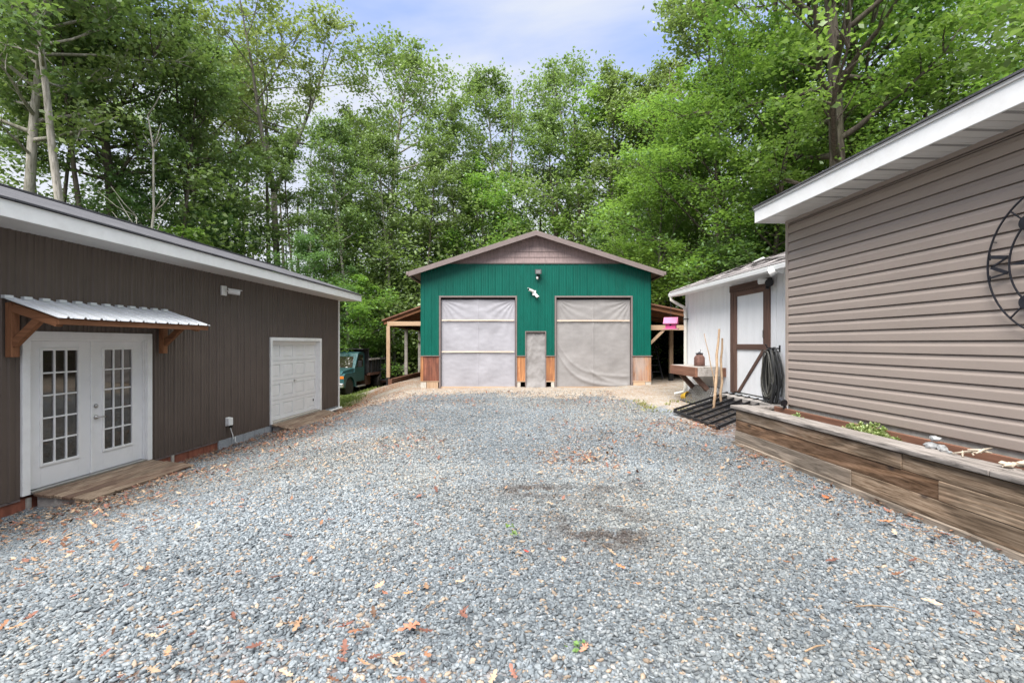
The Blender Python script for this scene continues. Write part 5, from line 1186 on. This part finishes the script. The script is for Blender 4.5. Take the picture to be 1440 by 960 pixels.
#                       kind                leaf   bark  h    r0  first spread nl per lsize seed
PR = dict(
    oak =tree_proto('oak_tree',    'oak',  'dark', 22., .29, .40, 4.8, 38, 15, .16, 11, csize=1.2, carve=.55),
    oak2=tree_proto('oak_tree',    'oak',  'pale', 21., .25, .44, 4.2, 36, 16, .16, 12, csize=1.15, top=.35, carve=.5),
    tul =tree_proto('tulip_tree',  'tulip','grey', 22.5,.22, .50, 3.9, 36, 17, .15, 13, fork=3, csize=1.05),
    tul2=tree_proto('tulip_tree',  'tulip','grey', 20., .19, .34, 3.2, 30, 24, .15, 14, csize=1.0, top=.3),
    spar=tree_proto('slender_tree','oak',  'pale', 20., .165, .52, 2.8, 28, 18, .15, 15, csize=1.0, top=.5, carve=.35),
    slim=tree_proto('slender_tree','oak',  'dark', 18.5,.15, .60, 2.3, 20, 17, .15, 25, csize=.95, top=.6, carve=.3),
    map_=tree_proto('maple_tree',  'maple','grey', 15., .17, .16, 4.2, 34, 30, .14, 16, csize=1.05, flat=.7),
    beec=tree_proto('beech_tree',  'beech','pale', 13., .12, .16, 3.4, 30, 28, .13, 17, csize=.95, flat=.75, droop=.12),
    sapl=tree_proto('maple_sapling','maple','grey', 6.2,.055,.10, 2.3, 24, 24, .105,18, csize=.7, flat=.8, droop=.1),
    sap2=tree_proto('beech_sapling','beech','pale', 5.0,.045,.06, 2.1, 24, 24, .10, 19, csize=.65, flat=.8, droop=.15),
    bigr=tree_proto('oak_tree',    'maple','dark', 21., .30, .26, 5.4, 42, 40, .125,20, csize=1.0, flat=.6, carve=.75),
    bigm=tree_proto('maple_tree',  'maple','dark', 14., .15, .22, 4.4, 36, 38, .115,21, csize=.95, flat=.7),
)
used = set()
def tree(kind, px, Y0, sc=1., rot=0., label='', group='trees of the wood around the yard', X=None, sx=1., py_top=None):
    X0 = (px-CX)/F*Y0 if X is None else X
    root = PR[kind]; o = root if kind not in used else copy_tree(root); used.add(kind)
    z = gzf(X0, Y0); 
    if kind in ('oak','oak2','spar','bigr','slim'): rot = math.atan2(-X0, Y0) + .02; sx = sx*(-1 if len(used)+int(px) & 1 else 1)
    o.location = (X0, Y0, z); o.rotation_euler = (0,0,rot); o.scale = (sc*sx, sc*abs(sx), sc)
    tag(o, label, 'tree', group); return o
# left wood, seen over the brown roof
TR = [
 ('oak2', 24, 18.6, 1.02, .3, 'grey barked tree with a leaning trunk, leftmost in the wood over the brown roof'),
 ('spar', 71, 24., 1.05, 1.1, 'thin grey tree second from the left over the brown roof'),
 ('spar', 101, 18., 1.12, 2.2, 'straight pale grey trunk tree rising above the near end of the brown roof'),
 ('oak', 163, 23., 1.05, 4.0, 'thick dark trunk oak rising behind the middle of the brown roof'),
 ('oak', 262, 30., .98, .9, 'tall dense oak whose crown closes the left edge of the open sky'),
 ('tul', 392, 29., 1.0, .5, 'tall open tree with forking grey limbs and yellowish leaves above the white garage door'),
 ('tul2',318, 34., 1.12, 2.0, 'tall thin yellowish tree behind the forked tree'),
 ('oak2',540, 32., 1.04, 3.3, 'tall dark airy oak left of the garage ridge, highest in the middle of the wood'),
 ('spar',492, 27., .70, 5.2, 'slim grey tree standing just past the far end of the brown roof'),
 ('spar',556, 29., .70, .7, 'slim pale tree whose bare trunk shows left of the green garage'),
 ('spar',712, 34., .97, 4.1, 'narrow pointed tree top rising alone above the garage ridge'),
 ('tul2',640, 36., .74, 1.7, 'mid green tree between the airy oak and the narrow pointed top'),
 ('map_',675, 31., .86, 2.6, 'rounded grey green tree directly behind the left roof slope of the garage'),
 ('oak2',812, 33., .95, 1.9, 'broad bright tree with several dark stems behind the right roof slope of the garage'),
 ('map_',860, 31., 1.18, 3.5, 'full bright green tree right of the broad tree behind the garage'),
 ('tul2',915, 36., .98, .2, 'yellow green tree top with a flat crown left of the tall right-hand oak'),
 ('tul2',960, 30., .93, 4.4, 'yellowish green tree above the dark lean-to roof'),
 ('map_',925, 24., .70, 1.2, 'bright green maple close behind the enclosed lean-to'),
 ('map_',985, 25., .86, 5.4, 'leafy maple rising behind the peak of the white shed roof'),
 ('bigm',1005,20.5, .93, 2.9, 'low branching maple with bright sprays just behind the white shed'),
 ('oak', 1125,24., 1.05, 2.4, 'tall oak whose crown closes the open sky above the white shed'),
 ('bigr',1205,14.6,1.0, .6, 'huge oak with a thick grey trunk standing behind the taupe house'),
 ('bigr',1168,19., 1.0, 3.0, 'second dark trunk oak close behind the huge oak'),
 ('bigm',1330,17., 1.05, 4.0, 'bright leafy maple right of the huge oak above the white fascia'),
 ('bigm',1085,18., .86, 1.0, 'leafy maple whose sprays hang above the taupe house corner'),
 ('bigr',1450,19., .9, 5.0, 'tall oak at the far right over the taupe house roof'),
]
for k, px, Y0, sc, rot, lab in TR: tree(k, px, Y0, sc, rot, lab)
TR2 = [(62,21.,.95,'thin dark trunk tree just left of the straight pale grey trunk'),(137,20.5,1.05,'thin dark trunk tree just right of the straight pale grey trunk'),(238,22.,.9,'slim dark stem right of the dead pale trunk'),(287,24.,1.0,'slim dark stem between the dead pale trunk and the forked tree'),
 (425,26.,.72,'slim dark stem just right of the forked tree'),(470,30.,.9,'slim dark stem left of the airy oak'),(590,28.,.72,'slim dark stem over the left garage eave'),(655,30.,.86,'slim dark stem over the left roof slope of the garage'),(795,29.5,.85,'slim dark stem right of the garage ridge'),(838,29.,.95,'slim dark stem in front of the full bright green tree'),(945,27.,.9,'slim dark stem above the enclosed lean-to'),(1035,21.5,1.0,'slim dark stem above the white shed roof')]
for i_, (px, Y0, sc, lab) in enumerate(TR2): tree('slim', px, Y0, sc, 0, lab, 'slim dark stems in the wood')
UN = [
 ('sap2', 38, 17.5, .95, 'pale green sapling at the near end over the brown roof'), ('sapl',130, 18.5, 1.0, 'yellow green maple sapling beside the straight pale grey trunk'),
 ('beec',205, 22.5, .80, 'layered beech right of the thick dark trunk oak'), ('sapl',255, 21., 1.15, 'bright flat layered maple sapling over the middle of the brown roof'),
 ('beec',300, 25.5, .78, 'layered beech between the dense oak and the forked tree'), ('sap2',352, 21.5, 1.15, 'pale sapling just left of the forked tree trunk'),
 ('beec',432, 24.5, .62, 'beech with fine sprays over the far end of the brown roof'), ('map_',455, 33., .80, 'light green maple standing right of the forked tree'),
 ('sapl',505, 26., .95, 'bright maple sapling behind the dump truck cab'), ('sapl',552, 30., .85, 'light green sapling in the gap behind the lean-to posts'),
 ('beec',598, 33., .80, 'fine leaved beech above the lean-to roof'), ('sap2',760, 29.5, 1.35, 'round light green sapling just above the garage ridge'),
 ('beec',725, 33., .80, 'dark layered beech left of the garage ridge'), ('beec',905, 28., .75, 'layered beech right of the garage barge board'),
 ('sapl',905, 22.3, .95, 'yellow green maple sapling over the enclosed lean-to roof'), ('sap2',1060,19.5, 1.2, 'leafy sapling behind the white shed ridge'),
 ('bigm',1250,21., .75, 'maple in the gap between the huge oak and the white fascia'), ('beec',505, 36., .95, 'tall dim beech deep in the wood behind the truck'),
]
for k, px, Y0, sc, lab in UN: tree(k, px, Y0, sc, rng.uniform(0,6.28), lab, 'saplings and lower trees at the wood edge')
# bare pale stems in front of the wood on the left
def bare(px, Y0, h, r, label, seed):
    q = random.Random(seed); X0 = (px-CX)/F*Y0; t_ = thing('dead_tree', label, 'tree', (X0, Y0, gzf(X0,Y0)), 0, 'bare pale stems in front of the wood')
    pts = [Vector((q.uniform(-.1,.1)*k*.25, 0, -.2+(h+.2)*k/9)) for k in range(10)]
    MB().tube(pts, [r*(1-.75*k/9) for k in range(10)], 8).build('trunk', BK['pale'], t_, smooth=True)
    for i in range(9):
        k = q.randint(4,9); sgn = q.choice((-1,1)); d = Vector((sgn*q.uniform(.5,1), q.uniform(-.4,.4), q.uniform(.3,1.1))); l = q.uniform(.5,1.5)
        MB().tube([pts[k], pts[k]+d*l*.5+Vector((0,0,.05)), pts[k]+d*l+Vector((0,0,.25*l))], [r*.35,r*.25,.008], 5).build('branch', BK['pale'], t_, smooth=True)
bare(212, 20., 11.6, .095, 'slim dead pale trunk with short bare limbs right of the thick dark trunk oak', 4)
bare(192, 19., 7.2, .05, 'crooked thin pale stem beside the dead pale trunk', 8)

# the deep wood behind: one mass of leaves, stems and ground cover
def wood_mass():
    rr = np.random.RandomState(77); V, Q, T, MI, o = [], [], [], [], 0
    cl = []
    for i in range(5000):
        Y0 = rr.uniform(27, 58); ang = rr.uniform(-1.25, 1.25); X0 = Y0*math.tan(ang)*.92; 
        hmax = (7.5 + 7.5*fbm(np.array(X0), np.array(Y0), 51, 3, .12)) * (.6 if 325 < CX+F*X0/Y0 < 465 else 1)
        cl.append((X0, Y0, rr.uniform(.1, 1)**1.25*hmax, rr.uniform(.8,1.8)))
    for i in range(1500):                                   # wood edge at both sides
        Y0 = rr.uniform(-4, 30); X0 = rr.choice([-1, 1])*rr.uniform(13, 26) if rr.rand() < .9 else 15; 
        if X0 < 0 and Y0 < 21: X0 -= 7.
        if X0 > 0: X0 += -1.0
        cl.append((X0, Y0, rr.uniform(.1,1)**1.2*10.5, rr.uniform(.8,1.7)))
    for i in range(520):                                   # ground cover
        Y0 = rr.uniform(26.5, 40); X0 = rr.uniform(-22, 24); cl.append((X0, Y0, rr.uniform(.05,.9), rr.uniform(.5,1.1)))
    for X0, Y0, z, s in cl:
        n = int(85*s); c = rr.normal(0,1,(n,3))*np.array([s*.62,s*.62,s*.34]) + np.array([X0, Y0, gzf(X0,Y0)+z]); c[:,2] = np.maximum(c[:,2], gz(c[:,0],c[:,1])+.05)
        v, q_ = leaves(c, .125, rr, .6); V.append(v); Q.append(q_+o); o += len(v)
        t_ = np.zeros((n,3)); t_[:,0] = np.clip(rr.rand()*.6+rr.rand(n)*.45,0,1); t_[:,1] = rr.rand(n); T.append(np.repeat(t_,4,0)); MI.append(np.full(n, 0))
    mb = MB(); q = random.Random(5)
    for i in range(150):
        Y0 = q.uniform(30, 60); X0 = Y0*math.tan(q.uniform(-1.1,1.1))*.9; z0 = gzf(X0,Y0); h = q.uniform(10,19); r = q.uniform(.07,.2); ln = q.uniform(-.05,.05)
        mb.tube([(X0,Y0,z0-.2),(X0+ln*h*.5,Y0,z0+h*.5),(X0+ln*h*1.3,Y0,z0+h)], [r,r*.75,r*.25], 6, cap=False)
    v = np.array(mb.v); f = np.array(mb.f); V.append(v); Q.append(f+o); T.append(np.zeros((len(v),3))); MI.append(np.full(len(f),1))
    return np_mesh('deep_wood', np.concatenate(V), np.concatenate(Q), None, np.concatenate(T), mats=[LM['deep'], BK['dark']], midx=np.concatenate(MI))
tag(wood_mass(), 'shaded deep wood and undergrowth closing the view behind the nearer trees', 'woods', kind='stuff')

# grass strip by the truck, weeds by the shed
def blades(n, pick, hgt, name, label, ca, cb):
    rr = np.random.RandomState(len(name)); P = pick(rr, n); n = len(P); a = rr.uniform(0,6.283,n); h = hgt*rr.uniform(.5,1.3,n); w_ = .006+.006*rr.rand(n)
    d = np.stack([np.cos(a), np.sin(a), 0*a], 1); b = np.stack([rr.normal(0,.35,n), rr.normal(0,.35,n), np.ones(n)], 1)
    V = np.stack([P-d*w_[:,None], P+d*w_[:,None], P+b*h[:,None]*.6+d*w_[:,None]*.7, P+b*h[:,None]+np.stack([rr.normal(0,.02,n),rr.normal(0,.02,n),0*a],1)], 1).reshape(-1,3)
    t_ = np.zeros((n,3)); t_[:,0] = rr.rand(n); t_[:,1] = rr.rand(n)
    o = np_mesh(name, V, np.arange(n*4).reshape(n,4), leafmat(name+'_blade', ca, cb, .3, (.25,.32,.05)), np.repeat(t_,4,0)); tag(o, label, name.split('_')[-1], kind='stuff')
def pick1(rr, n):
    X = rr.uniform(-9.5,-4.6,n); Y = rr.uniform(16.4,25,n); k = (rr.rand(n) < grass_mask(X,Y)*sst(.35,.55,fbm(X,Y,61,3,1.2))); X, Y = X[k], Y[k]; return np.stack([X, Y, gz(X,Y)+(fbm(X, Y, 5, 4, .8)-.5)*.05], 1)
blades(60000, pick1, .10, 'grass', 'short green grass growing beside the parked truck', (.10,.15,.03), (.26,.32,.09))
def pick2(rr, n):
    X = rr.uniform(2.6,4.6,n); Y = rr.uniform(9.8,12.8,n); k = (rr.rand(n) < np.exp(-((X-3.7)**2/.35+(Y-11.6)**2/.9))*sst(.4,.55,fbm(X,Y,71,3,2.))); X, Y = X[k], Y[k]; return np.stack([X, Y, gz(X,Y)], 1)
blades(9000, pick2, .06, 'mossy_weeds', 'low yellowish weeds growing at the foot of the shed downspout', (.16,.17,.04), (.34,.33,.12))
for i, (px, py, lab) in enumerate([(808,912,'tiny green weed sprig in the near gravel'), (716,742,'tiny weed tuft below the dark soil patch'), (640,752,'small sparse weed tuft left of the damp patch') if False else (724,752,'second weed tuft, just below the other one by the soil patch')]):
    Y0 = (CH-.68)*F/(py-HY); X0 = (px-CX)/F*Y0; rr = np.random.RandomState(i); n = 14; C = rr.normal(0,1,(n,3))*np.array([.022,.022,.006])+np.array([0,0,.03]); V, Q = leaves(C, .014, rr, .6)
    o = np_mesh('weed_sprig', V, Q, LM['maple'], np.repeat(np.stack([rr.rand(n),rr.rand(n),0*rr.rand(n)],1),4,0)); o.location = (X0, Y0, gzf(X0,Y0)+.01); tag(o, lab, 'weed')
for k in list(PR):
    if k not in used: print('UNUSED PROTO', k)
